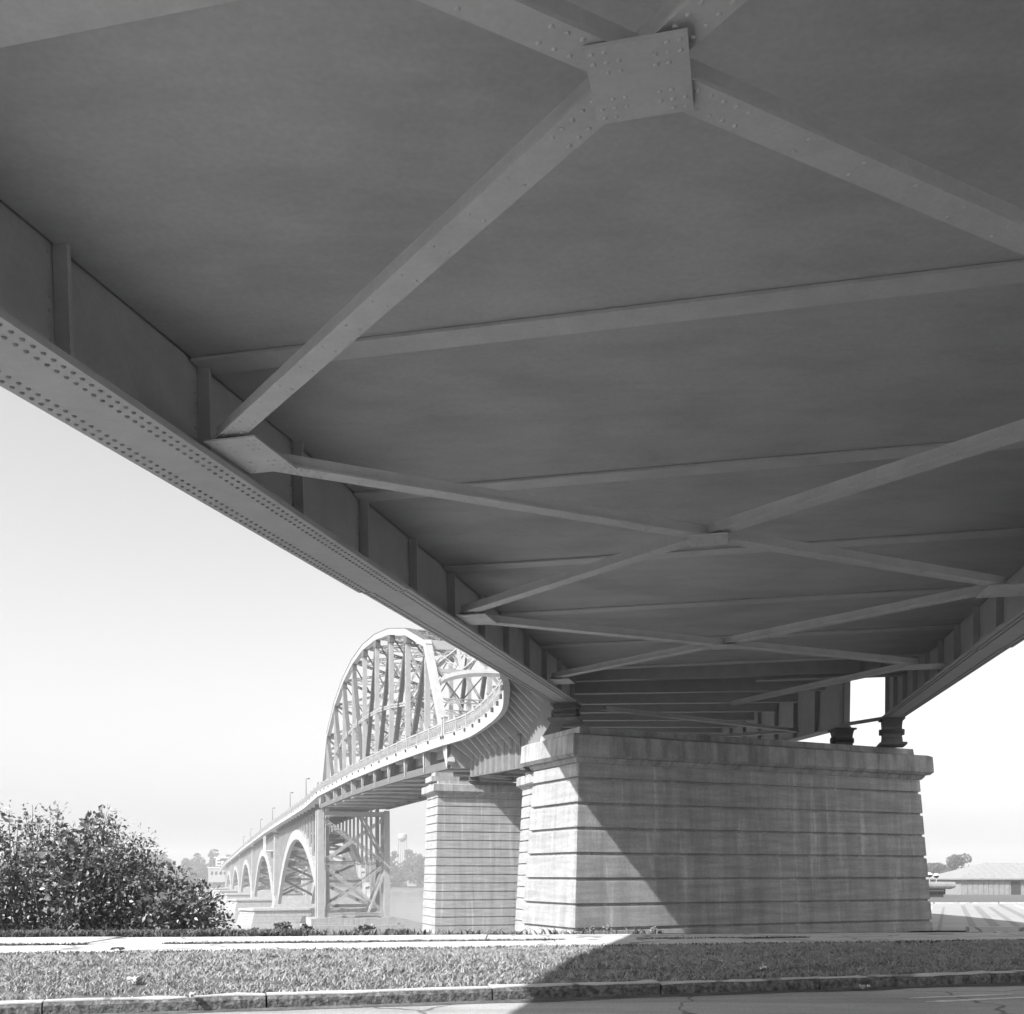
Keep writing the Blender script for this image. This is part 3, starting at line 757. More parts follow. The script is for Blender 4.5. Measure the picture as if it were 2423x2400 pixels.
for sd in (0, 1):
    (a0, a1), (b0, b1) = legs[(0, sd)], legs[(1, sd)]
    for f0, f1 in ((0.02, .5), (.5, .98)):
        build(MB().laced(a0.lerp(a1, f0), b0.lerp(b1, f1), .36, .26, UP, flange=.09), 'side_brace', 'truss', tower)
        build(MB().laced(a0.lerp(a1, f1), b0.lerp(b1, f0), .36, .26, UP, flange=.09), 'side_brace', 'truss', tower)
    build(MB().beam(a0.lerp(a1, .5), b0.lerp(b1, .5), .4, .4), 'side_strut', 'truss', tower)
pl = MB(); c = TP(tw_y + 3.2, 0, .5)
for hx, hy, z0, z1_ in ((8.6, 5.4, WATER - 1, -9.0), (7.6, 4.4, -8.998, -7.8)):
    pl.box(V(c.x, c.y, (z0 + z1_) / 2), MN, MU, UP, hx, hy, (z1_ - z0) / 2)
build(pl, 'plinth', 'concrete', tower)

# ================================================================== ARCH SPANS
CR = C_EDGE + 2.5; AW = 9.0
def AP(y, z, sd=0): return V(CR - MT * y, y, z) + MN * AW * sd
ARCH = [(195, 291, -8.3, 7.9), (309, 398, -8.6, 6.0), (420, 505, -8.8, 4.2), (528, 608, -8.8, 2.2), (632, 708, -8.8, -.6)]
arch_labels = ['largest and nearest pale arch span beside the steel tower', 'second pale arch span counted from the steel tower', 'third pale arch span, in the middle of the five', 'fourth pale arch span from the tower, hazy', 'farthest and smallest arch span by the far shore']
for k, (y0, y1, zs_, zc_) in enumerate(ARCH):
    ar = thing('arch_span', (AP((y0 + y1) / 2, 0).x, (y0 + y1) / 2, zs_), arch_labels[k], 'bridge span', 'arch spans over the river')
    ym = (y0 + y1) / 2
    def zi(y): x = (y - ym) / ((y1 - y0) / 2); return zs_ + (zc_ - zs_) * (1 - x * x)
    def ze(y): x = abs((y - ym) / ((y1 - y0) / 2)); return zi(y) + 2.1 + .9 * x
    for sd in (0, 1):
        secs = []
        for j in range(33):
            y = y0 + (y1 - y0) * j / 32
            a, b = AP(y, zi(y), sd), AP(y, ze(y), sd); a_ = MN * .45
            secs.append([a - a_, a + a_, b + a_, b - a_])
        build(MB().sweep(secs), 'arch_rib', 'arch', ar)
        nc = 19
        for j in range(nc):
            y = y0 + 1.0 + (y1 - y0 - 2.0) * j / (nc - 1); zt = zf(y) - .9; z0 = ze(y) - .1
            if zt - z0 < .5: continue
            build(MB().beam(AP(y, z0, sd), AP(y, zt, sd), .42, .62 if j in (0, nc - 1) else .45, MU), 'spandrel_column', 'arch', ar)
        pts = [AP(y0 + (y1 - y0) * j / 12, zf(y0 + (y1 - y0) * j / 12) - .55, sd) for j in range(13)]
        m_ = MB()
        for j in range(12): m_.beam(pts[j], pts[j + 1], .4, .8)
        build(m_, 'deck_girder', 'steel_dark_shaded', ar)  # dark girders and bracing paint in the shade inside the arch
    nb = 12
    for j in range(nb):
        ya, yb = y0 + 2 + (y1 - y0 - 4) * j / nb, y0 + 2 + (y1 - y0 - 4) * (j + 1) / nb
        za, zb2 = zi(ya) + 1.0, zi(yb) + 1.0
        build(MB().beam(AP(ya, za, 0), AP(yb, zb2, 1), .55, .5), 'lateral_brace', 'steel_dark_shaded', ar)
        build(MB().beam(AP(ya, za, 1), AP(yb, zb2, 0), .55, .5), 'lateral_brace', 'steel_dark_shaded', ar)
        build(MB().beam(AP(ya, za, 0), AP(ya, za, 1), .5, .6), 'cross_strut', 'steel_dark_shaded', ar)
    for j in range(14):
        y = y0 + (y1 - y0) * (j + .5) / 14
        build(MB().beam(AP(y, zf(y) - .35, -.12), AP(y, zf(y) - .35, 1.12), .3, .9), 'floor_beam', 'steel_dark_shaded', ar)
    ya, yb = (184.4 if k == 0 else (ARCH[k - 1][1] + y0) / 2 + .05), ((ARCH[k + 1][0] + y1) / 2 - .05 if k < 4 else 800)
    deck_pieces(ar, list(np.linspace(ya, yb, 22 if k < 4 else 30)))
    railing(ar, ya + .2, yb - .2, 5.0 if k < 2 else 7.5, 1 if k < 1 else 0)
# arch piers
ap_y = [189.5, 300, 409, 516.5, 620, 718]
ap_labels = ['arch pier mostly hidden behind the steel tower', 'nearest broad arch pier with a sloping white nose', 'second broad arch pier in the river', 'third arch pier in the river', 'fourth arch pier in the river, faint', 'arch abutment at the far shore']
for k, y in enumerate(ap_y):
    c = AP(y, 0, 0); root = thing('arch_pier', (c.x, c.y, WATER), ap_labels[k], 'pier', 'arch piers in the river')
    hw = 6.0 if k else 2.2
    def ringp(z, l, r, h): return [c - MN * l - MU * h + UP * z, c + MN * (AW + r) - MU * h + UP * z, c + MN * (AW + r) + MU * h + UP * z, c - MN * l + MU * h + UP * z]
    def nosed(z, l, r, h): q = ringp(z, l, r, h); return [q[0], q[1], q[2], q[3], c - MN * (l + h * .55) + UP * z]
    zl = -9.6
    if k:
        nco = 6; za = WATER - 1.0; 
        build(MB().sweep([nosed(za, 7.6, 4, hw + 1.2), nosed(zl - .6, 6.3, 2.8, hw + .3)]), 'core', 'concrete', root)
        for j in range(nco):
            f0, f1 = j / nco, (j + 1) / nco; g = .04
            z0, z1_ = za + (zl - .6 - za) * f0 + g, za + (zl - .6 - za) * f1 - g
            L_ = lambda f: (7.75 - 1.3 * f, 4.15 - 1.2 * f, hw + 1.35 - .9 * f)
            build(MB().sweep([nosed(z0, *L_(f0)), nosed(z1_, *L_(f1))]), 'course', 'concrete', root)
        build(MB().sweep([nosed(zl - .58, 7.0, 3.3, hw + .9), nosed(zl, 6.8, 3.2, hw + .7)]), 'ledge', 'concrete', root)
    build(MB().sweep([ringp(zl + .003, 1.2, 1.2, hw * .8), ringp(-6.2, .8, .8, hw * .55)]), 'skewback', 'concrete', root)
    for sd in (0, 1):
        b = c + MN * AW * sd; sw = .4 if k == 0 else 1.0
        build(MB().quadbox([b - MN * .9 * sw - MU * 1.6 * sw + UP * -6.2, b + MN * .9 * sw - MU * 1.6 * sw + UP * -6.2, b + MN * .9 * sw + MU * 1.6 * sw + UP * -6.2, b - MN * .9 * sw + MU * 1.6 * sw + UP * -6.2], [b - MN * .7 * sw - MU * 1.2 * sw + UP * (zf(y) - 1.0), b + MN * .7 * sw - MU * 1.2 * sw + UP * (zf(y) - 1.0), b + MN * .7 * sw + MU * 1.2 * sw + UP * (zf(y) - 1.0), b - MN * .7 * sw + MU * 1.2 * sw + UP * (zf(y) - 1.0)]), 'shaft', 'arch', root)
# inspection platform hung on the arch, seen as a small white frame
plat = thing('inspection_platform', (AP(318, 7.2, -.16).x, 318, 6.4), 'small white railed platform hung under the deck between arches', 'platform')
m_ = MB(); pc = AP(318, 6.9, -.10)
build(MB().box(pc, MN, MU, UP, 1.3, 4.5, .12), 'floor', 'white', plat)
for z in (.8, 1.6): build(MB().beam(pc - MN * 1.3 - MU * 4.5 + UP * z, pc - MN * 1.3 + MU * 4.5 + UP * z, .14, .16), 'rail', 'white', plat)
for s in (-1, 0, 1): build(MB().beam(pc - MN * 1.3 + MU * 4.5 * s, pc - MN * 1.3 + MU * 4.5 * s + UP * 4.4, .16, .16, MU), 'hanger', 'white', plat)
# lamp posts on the bridge
lamp_px = [715, 678, 645, 620, 600, 585]
nth = ['first', 'second', 'third', 'fourth', 'fifth', 'sixth']
for k, y in enumerate([206, 239, 290, 340, 395, 450]):
    e = edge(y, FASCIA_H) + MN * .5
    lp = thing('lamp_post', tuple(e), nth[k] + ' thin lamp post from the truss on the deck over the arches', 'lamp post', 'lamp posts along the arch deck')
    build(MB().tube(e, e + UP * 5.0, .09, .05, 6), 'pole', 'drain', lp)
    build(MB().tube(e + UP * 4.95, e + UP * 5.05 + MN * .5, .05, .04, 6), 'arm', 'drain', lp)
    build(MB().lathe(e + UP * 5.0 + MN * .5, [(0.02, .12), (.2, .08), (.22, 0), (.14, -.14), (.02, -.18)], 8), 'lamp_head', 'drain', lp)

# ================================================================== FAR SHORE
FS = 905
mb = MB(); xs = list(range(-2600, 2601, 65)); rowsv = []
def far_z(x, d): return WATER + interp(d, [0, 6, 14, 60, 200, 600, 1700], [-1.5, 1.0, 3.0, 4.5, 6, 8, 10]) + (1.5 * nzv(x, d, .01) if d > 10 else 0)
DS = [0, 6, 14, 60, 200, 600, 1700]
vs = [(x, FS + d + 12 * nzv(x, 0, .006), far_z(x, d)) for d in DS for x in xs]; n = len(xs)
fs = [(j * n + i, j * n + i + 1, (j + 1) * n + i + 1, (j + 1) * n + i) for j in range(len(DS) - 1) for i in range(n - 1)]
tag(raw('far_bank', vs, fs, 'hill', smooth=True), kind='structure')

def leaf_cloud(centres, radii, per, size, flat=.8, rng=RNG):
    """leaf quads scattered through ellipsoid shells; returns verts, faces"""
    C = []; 
    for c, r, n in zip(centres, radii, per):
        d = rng.normal(size=(n, 3)); d /= np.linalg.norm(d, axis=1)[:, None]
        rad = rng.uniform(.55, 1.05, n) ** .7
        C.append(np.array(c) + d * rad[:, None] * np.array(r))
    C = np.concatenate(C); n = len(C)
    a = rng.normal(size=(n, 3)); a /= np.linalg.norm(a, axis=1)[:, None]
    b = np.cross(a, rng.normal(size=(n, 3))); b /= np.linalg.norm(b, axis=1)[:, None]
    s = rng.uniform(.6, 1.3, n)[:, None] * size
    v = np.stack([C - a * s, C + b * s * .55, C + a * s, C - b * s * .55], 1).reshape(-1, 3)
    f = np.arange(4 * n).reshape(n, 4)
    return v, f
def lumpy_tree_points(x, y, z, h, w, rng):
    cs = []; rs = []; per = []
    n = 9
    for i in range(n):
        t = i / (n - 1); a = rng.uniform(0, 6.28); rr = w * .42 * math.sin(math.pi * (.18 + .75 * t)) * rng.uniform(.4, 1.0)
        cs.append((x + rr * math.cos(a), y + rr * math.sin(a), z + h * (.25 + .68 * t))); q = w * rng.uniform(.20, .34)
        rs.append((q, q, q * .75)); per.append(int(90 * (q / 3) ** 1))
    return cs, rs, per
# far wood, read as one mass
rng = np.random.default_rng(3); cs = []; rs = []; per = []
x = -420.0
while x < 330:
    for row in range(3):
        d = 20 + row * 26 + rng.uniform(-8, 8); zz = far_z(x, d)
        hz = (21 + 9 * nzv(x, 0, .012) + row * 5) * rng.uniform(.75, 1.15)
        if x < -190: hz *= .92
        c_, r_, p_ = lumpy_tree_points(x + rng.uniform(-4, 4), FS + d, zz, hz, rng.uniform(11, 18), rng); cs += c_; rs += r_; per += [int(q * .55) for q in p_]
    x += rng.uniform(7, 12)
v, f = leaf_cloud(cs, rs, per, 1.25, rng=rng)
tag(raw('far_wood', v, f, 'tree'), 'hazy wooded far shore across the river', 'woods', kind='stuff')

# water tower on the far shore
wt = V((952 - 1211) / 2500 * 1000, 1000, -4)
tower2 = thing('water_tower', tuple(wt), 'faint water tower on thin legs above the far trees', 'water tower')
zc_ = 34.5
build(MB().lathe(wt + UP * (zc_ + 4), [(.1, 4.3), (2.2, 3.7), (4.1, 2.9), (4.2, 2.7), (4.2, -.8), (3.9, -1.9), (2.8, -3.1), (1.3, -3.9), (.6, -4.4), (.6, -4.5)], 24), 'tank', 'tank', tower2, smooth=True)
build(MB().lathe(wt + UP * (zc_ + 4), [(4.2, -.6), (4.8, -.6), (4.8, -.2), (4.2, -.2)], 24), 'catwalk', 'tank', tower2)
for k in range(4):
    a = k * math.pi / 2 + .5; t = wt + V(3.9 * math.cos(a), 3.9 * math.sin(a), zc_ + 3); b = wt + V(5.2 * math.cos(a), 5.2 * math.sin(a), 0)
    build(MB().tube(b, t, .26, .22, 6), 'leg', 'steel_dark_shaded', tower2)
    a2 = a + math.pi / 2
    for f0, f1 in ((.3, .62), (.62, .95)):
        t2 = wt + V(3.9 * math.cos(a2), 3.9 * math.sin(a2), zc_ + 3); b2 = wt + V(5.2 * math.cos(a2), 5.2 * math.sin(a2), 0)
        build(MB().beam(b.lerp(t, f0), b2.lerp(t2, f1), .12, .12), 'tie_rod', 'tank', tower2)
build(MB().tube(wt, wt + UP * (zc_ - 1), .4, .4, 8), 'riser', 'tank', tower2)

# oil company sign on a far roof
def sgn(px, py, Y): return V((px - 1211) / 2500 * Y, Y, (2068 - py) / 2500 * Y)
hb = sgn(523, 2054, 880); HX = 10.5
sh = thing('warehouse', (hb.x, hb.y, -6), 'far warehouse with a white lettered roof sign at the bridge end', 'building')
build(MB().box(V(hb.x + 4, 893, -1.0), V(1, 0, 0), V(0, 1, 0), UP, 16, 9, 6.0), 'wall', 'house', sh)
rf = build(MB().box(V(hb.x + 4, 893, 5.3), V(1, 0, 0), V(0, 1, 0), UP, 16.6, 9.6, .3), 'roof', 'white', sh)
for i in range(8): build(MB().box(V(hb.x - 9 + i * 3.7, 883.9, .6), V(1, 0, 0), V(0, 1, 0), UP, .9, .15, 1.3), 'window', 'dark', sh)
sg = thing('roof_sign', (hb.x, 884, 5.6), 'dark roof sign board with white letters Esso partly behind the bridge', 'sign')
build(MB().box(V(hb.x + 3.0, 884.4, 9.6), V(1, 0, 0), V(0, 1, 0), UP, 9.3, .2, 3.4), 'board', 'board', sg)
build(MB().box(V(hb.x + 3.0, 884.2, 13.7), V(1, 0, 0), V(0, 1, 0), UP, 9.8, .6, .5), 'top_beam', 'white', sg)
for i in range(4): build(MB().box(V(hb.x - 5 + i * 5.3, 884.9, 7.5), V(1, 0, 0), V(0, 1, 0), UP, .2, .2, 6.0), 'post', 'board', sg)
cu = bpy.data.curves.new('letters', 'FONT'); cu.body = 'Esso'; cu.size = 8.6; cu.extrude = .12; cu.offset = .12; cu.align_x = 'LEFT'
tmp = bpy.data.objects.new('letters_curve', cu); link(tmp); bpy.context.view_layer.update()
lm = bpy.data.meshes.new_from_object(tmp.evaluated_get(bpy.context.evaluated_depsgraph_get())); bpy.data.objects.remove(tmp)
to = link(bpy.data.objects.new('letters', lm)); lm.materials.clear(); lm.materials.append(M['white']); to.parent = sg
to.location = Vector((hb.x - 6.2, 884.05, 6.7)) - ORIGIN[sg.name]; to.rotation_euler = (math.radians(90), 0, 0)
# far white house by the water
for i, (px, py, Y, w, lab) in enumerate([(975, 2090, 918, 4.2, 'small white far house near the tall pier edge'), (905, 2102, 912, 2.6, 'small pale far house seen between the tower legs'), (560, 2100, 912, 5.0, 'low pale far house below the roof sign')]):
    p = sgn(px, py, Y); hh = thing('far_house', (p.x, p.y, p.z - 3), lab, 'house', 'houses on the far shore')
    build(MB().box(V(p.x, p.y, p.z), V(1, 0, 0), V(0, 1, 0), UP, w, 4, 2.6), 'wall', 'house', hh)
    z = p.z + 2.6
    build(MB().sweep([[V(p.x - w - .4, p.y - 4.4, z + .003), V(p.x - w - .4, p.y + 4.4, z + .003), V(p.x - w - .4, p.y, z + 2.6)], [V(p.x + w + .4, p.y - 4.4, z + .003), V(p.x + w + .4, p.y + 4.4, z + .003), V(p.x + w + .4, p.y, z + 2.6)]]), 'roof', 'board', hh)
    for s in (-.5, .5): build(MB().box(V(p.x + w * s, p.y - 4.02, p.z + .3), V(1, 0, 0), V(0, 1, 0), UP, .6, .06, .8), 'window', 'dark', hh)

# ================================================================== RIGHT SIDE: lot, kiosk, long shed, trees
def gp(x, y, dz=0.0): return V(x, y, land_z(x, y) + dz)
lot = thing('paved_lot', (30, 60, -2.2), None, None); lot['kind'] = 'structure'
LX = [14 + 2 * i for i in range(40)]; LY = [36.5 + 1.5 * i for i in range(32)]
vs = [(x, y, land_z(x, y) + .03) for y in LY for x in LX]; n = len(LX)
fs = [(j * n + i, j * n + i + 1, (j + 1) * n + i + 1, (j + 1) * n + i) for j in range(len(LY) - 1) for i in range(n - 1)]
raw('paving', vs, fs, 'lot', lot)
ds = V(math.sin(math.radians(22.5)), math.cos(math.radians(22.5)), 0)
x = 8.0; k = 0
while x < 42:
    w = RNG.choice([.16, .3, .42]); l0 = RNG.uniform(0, 4); Ln = RNG.uniform(34, 43)
    A = []; B = []
    for j in range(14):
        q = V(x, 38.0, 0) + ds * (l0 + Ln * j / 13); qb = q + V(w, 0, 0)
        A.append(V(q.x, q.y, land_z(q.x, q.y) + .036)); B.append(V(qb.x, qb.y, land_z(qb.x, qb.y) + .036))
    if k % 3 == 1 or w > .2: build(MB().strip(A, B), 'tar_stripe', 'stripe', lot, fix=False)
    else: build(MB().strip(A, B), 'painted_line', 'paint', lot, fix=False)
    x += RNG.uniform(.75, 1.5); k += 1
# low kerbs in front of and behind the lot
for nm, y, x0, x1 in (('lot_kerb', 36.0, 15.4, 60), ('lot_kerb', 83.5, 14, 90)):
    kk = thing(nm, (x0, y, -2.4), None, None); kk['kind'] = 'structure'
    xx = x0
    while xx < x1:
        L = RNG.uniform(3.5, 6.5)
        z = land_z(xx + L / 2, y); m_ = MB().box(V(xx + L / 2, y, z + .02), V(1, 0, 0), V(0, 1, 0), UP, L / 2 - .12, .15, .13)
        build(m_, 'kerb_stone', 'walk', kk); xx += L
# kiosk with a broad flat roof
KY = 150; kz = land_z(55, KY)
def rp(px, py, Y): return V((px - 1211) / 2500 * Y, Y, (2068 - py) / 2500 * Y)
a, b = rp(2150, 2100, KY), rp(2258, 2100, KY)
kio = thing('kiosk', ((a.x + b.x) / 2, KY + 2, kz), 'low flat-roofed kiosk with dark walls right of the near pier', 'kiosk')
cx = (a.x + b.x) / 2; hw = (b.x - a.x) / 2
def rr(hw_, hd, z): return [V(cx - hw_, KY + 2 - hd, z), V(cx + hw_, KY + 2 - hd, z), V(cx + hw_, KY + 2 + hd, z), V(cx - hw_, KY + 2 + hd, z)]
zr = (2068 - 2104) / 2500 * KY
build(MB().sweep([rr(hw - .45, 2.0, zr), rr(hw - .1, 2.4, zr + .22), rr(hw, 2.5, zr + .42), rr(hw, 2.5, zr + .72), rr(hw - .1, 2.4, zr + 1.0)]), 'roof', 'shed', kio)
build(MB().sweep([rr(hw - 1.4, 1.6, kz - .3), rr(hw - 1.4, 1.6, zr - .003)]), 'wall', 'kioskwall', kio)
build(MB().sweep([rr(hw - 1.3, 1.7, zr - .35), rr(hw - 1.3, 1.7, zr - .12)]), 'band', 'shed', kio)
for i in range(3): build(MB().box(V(cx - 1.2 + i * 1.4, KY + .38, kz + 1.0), V(1, 0, 0), V(0, 1, 0), UP, .5, .03, .6), 'window', 'dark', kio)
for i, px in enumerate((2199, 2215)):
    p = rp(px, 2071 + i * 1.5, 165); g_ = land_z(p.x, 165)
    vt = thing('globe_lamp', (p.x, 165, g_), ['left', 'right'][i] + ' one of two small dark hooded lamps above the kiosk', 'lamp', 'hooded lamps behind the kiosk')
    build(MB().tube(V(p.x, 165, g_), p, .05, .05, 6), 'pole', 'walk', vt)
    build(MB().lathe(p, [(.04, -.35), (.3, -.3), (.42, -.05), (.45, .05)], 10), 'lamp_bowl', 'dark', vt)
    build(MB().lathe(p, [(.5, .06), (.45, .2), (.2, .36), (.02, .4)], 10), 'hood', 'white', vt)
# long boarded shed with hipped roof
SY = 212; s0 = rp(2273, 2119, SY); zE = (2068 - 2079) / 2500 * SY; zg = s0.z - .6; zR = (2068 - 2041) / 2500 * SY
shed = thing('boarded_shed', (s0.x + 20, SY + 8, zg), 'long pale boarded shed with hipped roof at the right edge', 'building')
X0, X1, Y0, Y1 = s0.x, s0.x + 46, SY, SY + 17
build(MB().box(V((X0 + X1) / 2, (Y0 + Y1) / 2, (zg + zE) / 2), V(1, 0, 0), V(0, 1, 0), UP, (X1 - X0) / 2, (Y1 - Y0) / 2, (zE - zg) / 2), 'wall', 'shed', shed)
x = X0 + .3; i = 0
while x < X1 - 1.2:
    w = 1.05; 
    if not (9.6 < x - X0 < 12.4):
        build(MB().box(V(x + w / 2, Y0 - .05, (zg + zE) / 2 - .1), V(1, 0, 0), V(0, 1, 0), UP, w / 2 - .07, .05, (zE - zg) / 2 - .18), 'board', 'shed', shed)
    x += w; i += 1
build(MB().box(V(X0 + 11, Y0 - .06, (zg + zE) / 2 - .25), V(1, 0, 0), V(0, 1, 0), UP, .95, .05, (zE - zg) / 2 - .35), 'door', 'kioskwall', shed)
for dx in (14.2, 17.2): build(MB().box(V(X0 + dx, Y0 - .14, zE - .6), V(1, 0, 0), V(0, 1, 0), UP, .9, .04, .3), 'window', 'dark', shed)
ov = .8; e = [V(X0 - ov, Y0 - ov, zE), V(X1 + ov, Y0 - ov, zE), V(X1 + ov, Y1 + ov, zE), V(X0 - ov, Y1 + ov, zE)]
r0, r1 = V(X0 + 8.4, (Y0 + Y1) / 2, zR), V(X1 - 8.4, (Y0 + Y1) / 2, zR)
mb = MB(); mb.v = [tuple(p) for p in e] + [tuple(p - UP * .25) for p in e] + [tuple(r0), tuple(r1)]
mb.f = [(0, 1, 9, 8), (1, 2, 9), (2, 3, 8, 9), (3, 0, 8), (0, 4, 5, 1), (1, 5, 6, 2), (2, 6, 7, 3), (3, 7, 4, 0), (4, 7, 6, 5)]
roof = build(mb, 'roof', 'roofing', shed)
for i in range(1, 30):
    xx = X0 - ov + i * (X1 - X0 + 2 * ov) / 30
    f = min(1, (xx - X0 + ov) / 9.2, (X1 + ov - xx) / 9.2)
    p = V(xx, Y0 - ov, zE + .03); q = V(xx, Y0 - ov + f * ((Y1 - Y0) / 2 + ov), zE + f * (zR - zE) + .03)
    build(MB().beam(p, q, .12, .1), 'roof_seam', 'roofing', roof)
# trees behind
def tree(name, x, y, h, w, label, seed, group, leaf=.5, dens=260):
    rng = np.random.default_rng(seed); z = land_z(x, y) - .5
    root = thing(name, (x, y, z), label, 'tree', group); m_ = MB()
    m_.tube(V(x, y, z), V(x + .2, y, z + h * .35), w * .045, w * .03, 8)
    for k in range(7):
        a = rng.uniform(0, 6.28); b = V(x + w * .33 * math.cos(a), y + w * .33 * math.sin(a), z + h * rng.uniform(.5, .85)); m_.tube(V(x + .1, y, z + h * rng.uniform(.2, .35)), b, w * .02, w * .006, 6)
    build(m_, 'trunk', 'bark', root)
    cs = []; rs = []; per = []
    for i in range(16):
        t = rng.uniform(0, 1); a = rng.uniform(0, 6.28); rr = w * .40 * math.sin(math.pi * (.2 + .68 * t)) * rng.uniform(.5, 1)
        cs.append((x + rr * math.cos(a), y + rr * math.sin(a), z + h * (.3 + .62 * t))); q = w * rng.uniform(.13, .22); rs.append((q, q, q * .7)); per.append(dens)
    v, f = leaf_cloud(cs, rs, per, leaf, rng=rng); raw('crown', v, f, 'tree', root)
p = rp(2272, 2070, 470); tree('shade_tree', p.x, 470, 15.5, 18, 'taller round hazy tree left of the shed roof', 11, 'trees behind the shed')
p = rp(2207, 2070, 480); tree('shade_tree', p.x, 480, 11.5, 16.0, 'low hazy tree above the kiosk', 12, 'trees behind the shed')
p = rp(2236, 2070, 500); tree('shade_tree', p.x, 500, 11.0, 13.0, 'small hazy tree between the kiosk and the taller tree', 13, 'trees behind the shed')

# ================================================================== VEGETATION
# big leafy bush at the left
bush = thing('leafy_bush', (-9.6, 24.0, -1.4), 'large dense leafy bush at the left beyond the sidewalk', 'bush')
rng = np.random.default_rng(21); BX, BY = -9.9, 23.9
tips = []
m_ = MB()
OUT_X = [-16, -13, -11.6, -10.4, -9.4, -8.4, -7.6, -6.9, -6.55]; OUT_H = [2.2, 2.55, 2.75, 2.9, 2.85, 2.3, 1.65, .95, .15]
nst = 250
for i in range(nst):
    tx = rng.uniform(-15.5, -6.6); ty = rng.uniform(-1.3, 1.3); hmax = interp(tx, OUT_X, OUT_H) * (1 - .35 * (ty / 1.4) ** 2)
    hz = hmax * rng.uniform(.55, 1.04); bx = tx * .8 + (-10.5) * .2 + rng.normal(0, .2); by = ty * .55
    p0 = V(bx, BY + by, -1.5); p2 = V(tx, BY + ty, -1.35 + hz); p1 = p0.lerp(p2, .5) + V(rng.normal(0, .12), rng.normal(0, .12), .15)
    m_.tube(p0, p1, .022, .015, 5); m_.tube(p1, p2, .015, .005, 5); tips.append((p0, p1, p2))
build(m_, 'stems', 'bark', bush)
C = []; D = []
for p0, p1, p2 in tips:
    n = 130
    for j in range(n):
        t = rng.uniform(.06, 1.0) if j > 12 else rng.uniform(.88, 1.03)
        p = p0.lerp(p1, t * 2) if t < .5 else p1.lerp(p2, (t - .5) * 2)
        sp = .26 * (1.15 - t) + .05
        q = np.array(p) + rng.normal(0, 1, 3) * np.array((sp, sp, sp * .8))
        if q[2] < -1.35: q[2] = -1.35 + rng.uniform(0, .2)
        C.append(q); d = q - np.array(p); D.append(d / (np.linalg.norm(d) + 1e-6))
C = np.array(C); D = np.array(D); n = len(C)
a = D + rng.normal(0, .45, (n, 3)) + np.array((0, 0, .15)); a /= np.linalg.norm(a, axis=1)[:, None]
nn = rng.normal(0, .55, (n, 3)) + np.array((-.6, -.55, .65)); b = np.cross(nn, a); b /= np.linalg.norm(b, axis=1)[:, None]; c3 = np.cross(a, b)
s = (rng.uniform(.05, .135, n) * (1 + .2 * np.sin(C[:, 0] * 3.1)))[:, None]
v = np.stack([C, C + a * s * .45 + b * s * .36 + c3 * s * .10, C + a * s * 1.15, C + a * s * .45 - b * s * .36 + c3 * s * .10, ], 1).reshape(-1, 3)
i4 = np.arange(n)[:, None] * 4
f = np.concatenate([i4 + np.array([[0, 1, 2]]), i4 + np.array([[0, 2, 3]])])
o = raw('leaves', v, f, 'leaf', bush); o['kind'] = 'stuff'

def blades(pts, hmin, hmax, w, lean, rng, bend=.5):
    """grass blades: two-triangle bent blades at pts (n,3)"""
    n = len(pts); a = rng.uniform(0, 2 * np.pi, n); side = np.stack([np.cos(a), np.sin(a), np.zeros(n)], 1)
    h = rng.uniform(hmin, hmax, n)[:, None]; ln = rng.normal(0, lean, (n, 3)); ln[:, 2] = 0
    up = np.array((0, 0, 1.0)); wv = w * rng.uniform(.6, 1.4, n)[:, None]
    m1_ = pts + up * h * .55 + ln * h * .4; tip = pts + up * h * .9 + ln * h * 1.1
    v = np.stack([pts - side * wv, pts + side * wv, m1_ + side * wv * .8, m1_ - side * wv * .8, tip], 1).reshape(-1, 3)
    i5 = np.arange(n)[:, None] * 5
    return v, np.concatenate([i5 + np.array([[0, 1, 2]]), i5 + np.array([[0, 2, 3]]), i5 + np.array([[3, 2, 4]])])
# verge grass: mown, clumpy, thin in places
rng = np.random.default_rng(5)
n = 260000; X = rng.uniform(-11, 12, n); T = rng.uniform(0.005, .995, n)
ka = 11.5 + .285 * X + .22; wa = 17.7 + .19 * X; Y = ka + (wa - ka) * T
den = np.array([noise.noise(Vector((x * .9, y * 2.2, 0))) + .6 * noise.noise(Vector((x * 3.1, y * 6, 5))) for x, y in zip(X, Y)])
den += .55 * np.array([noise.noise(Vector((x * .22, y * .5, 9))) for x, y in zip(X, Y)])
keep = rng.uniform(-.60, .62, n) < den
X, Y, den = X[keep], Y[keep], den[keep]
Z = np.array([verge_z(x, y) for x, y in zip(X, Y)]) - .01
v, f = blades(np.stack([X, Y, Z], 1), .03, .085, .007, .75, rng)
tag(raw('verge_grass', v, f, 'grass'), 'patchy mown dry grass covering the verge', 'grass', kind='stuff')
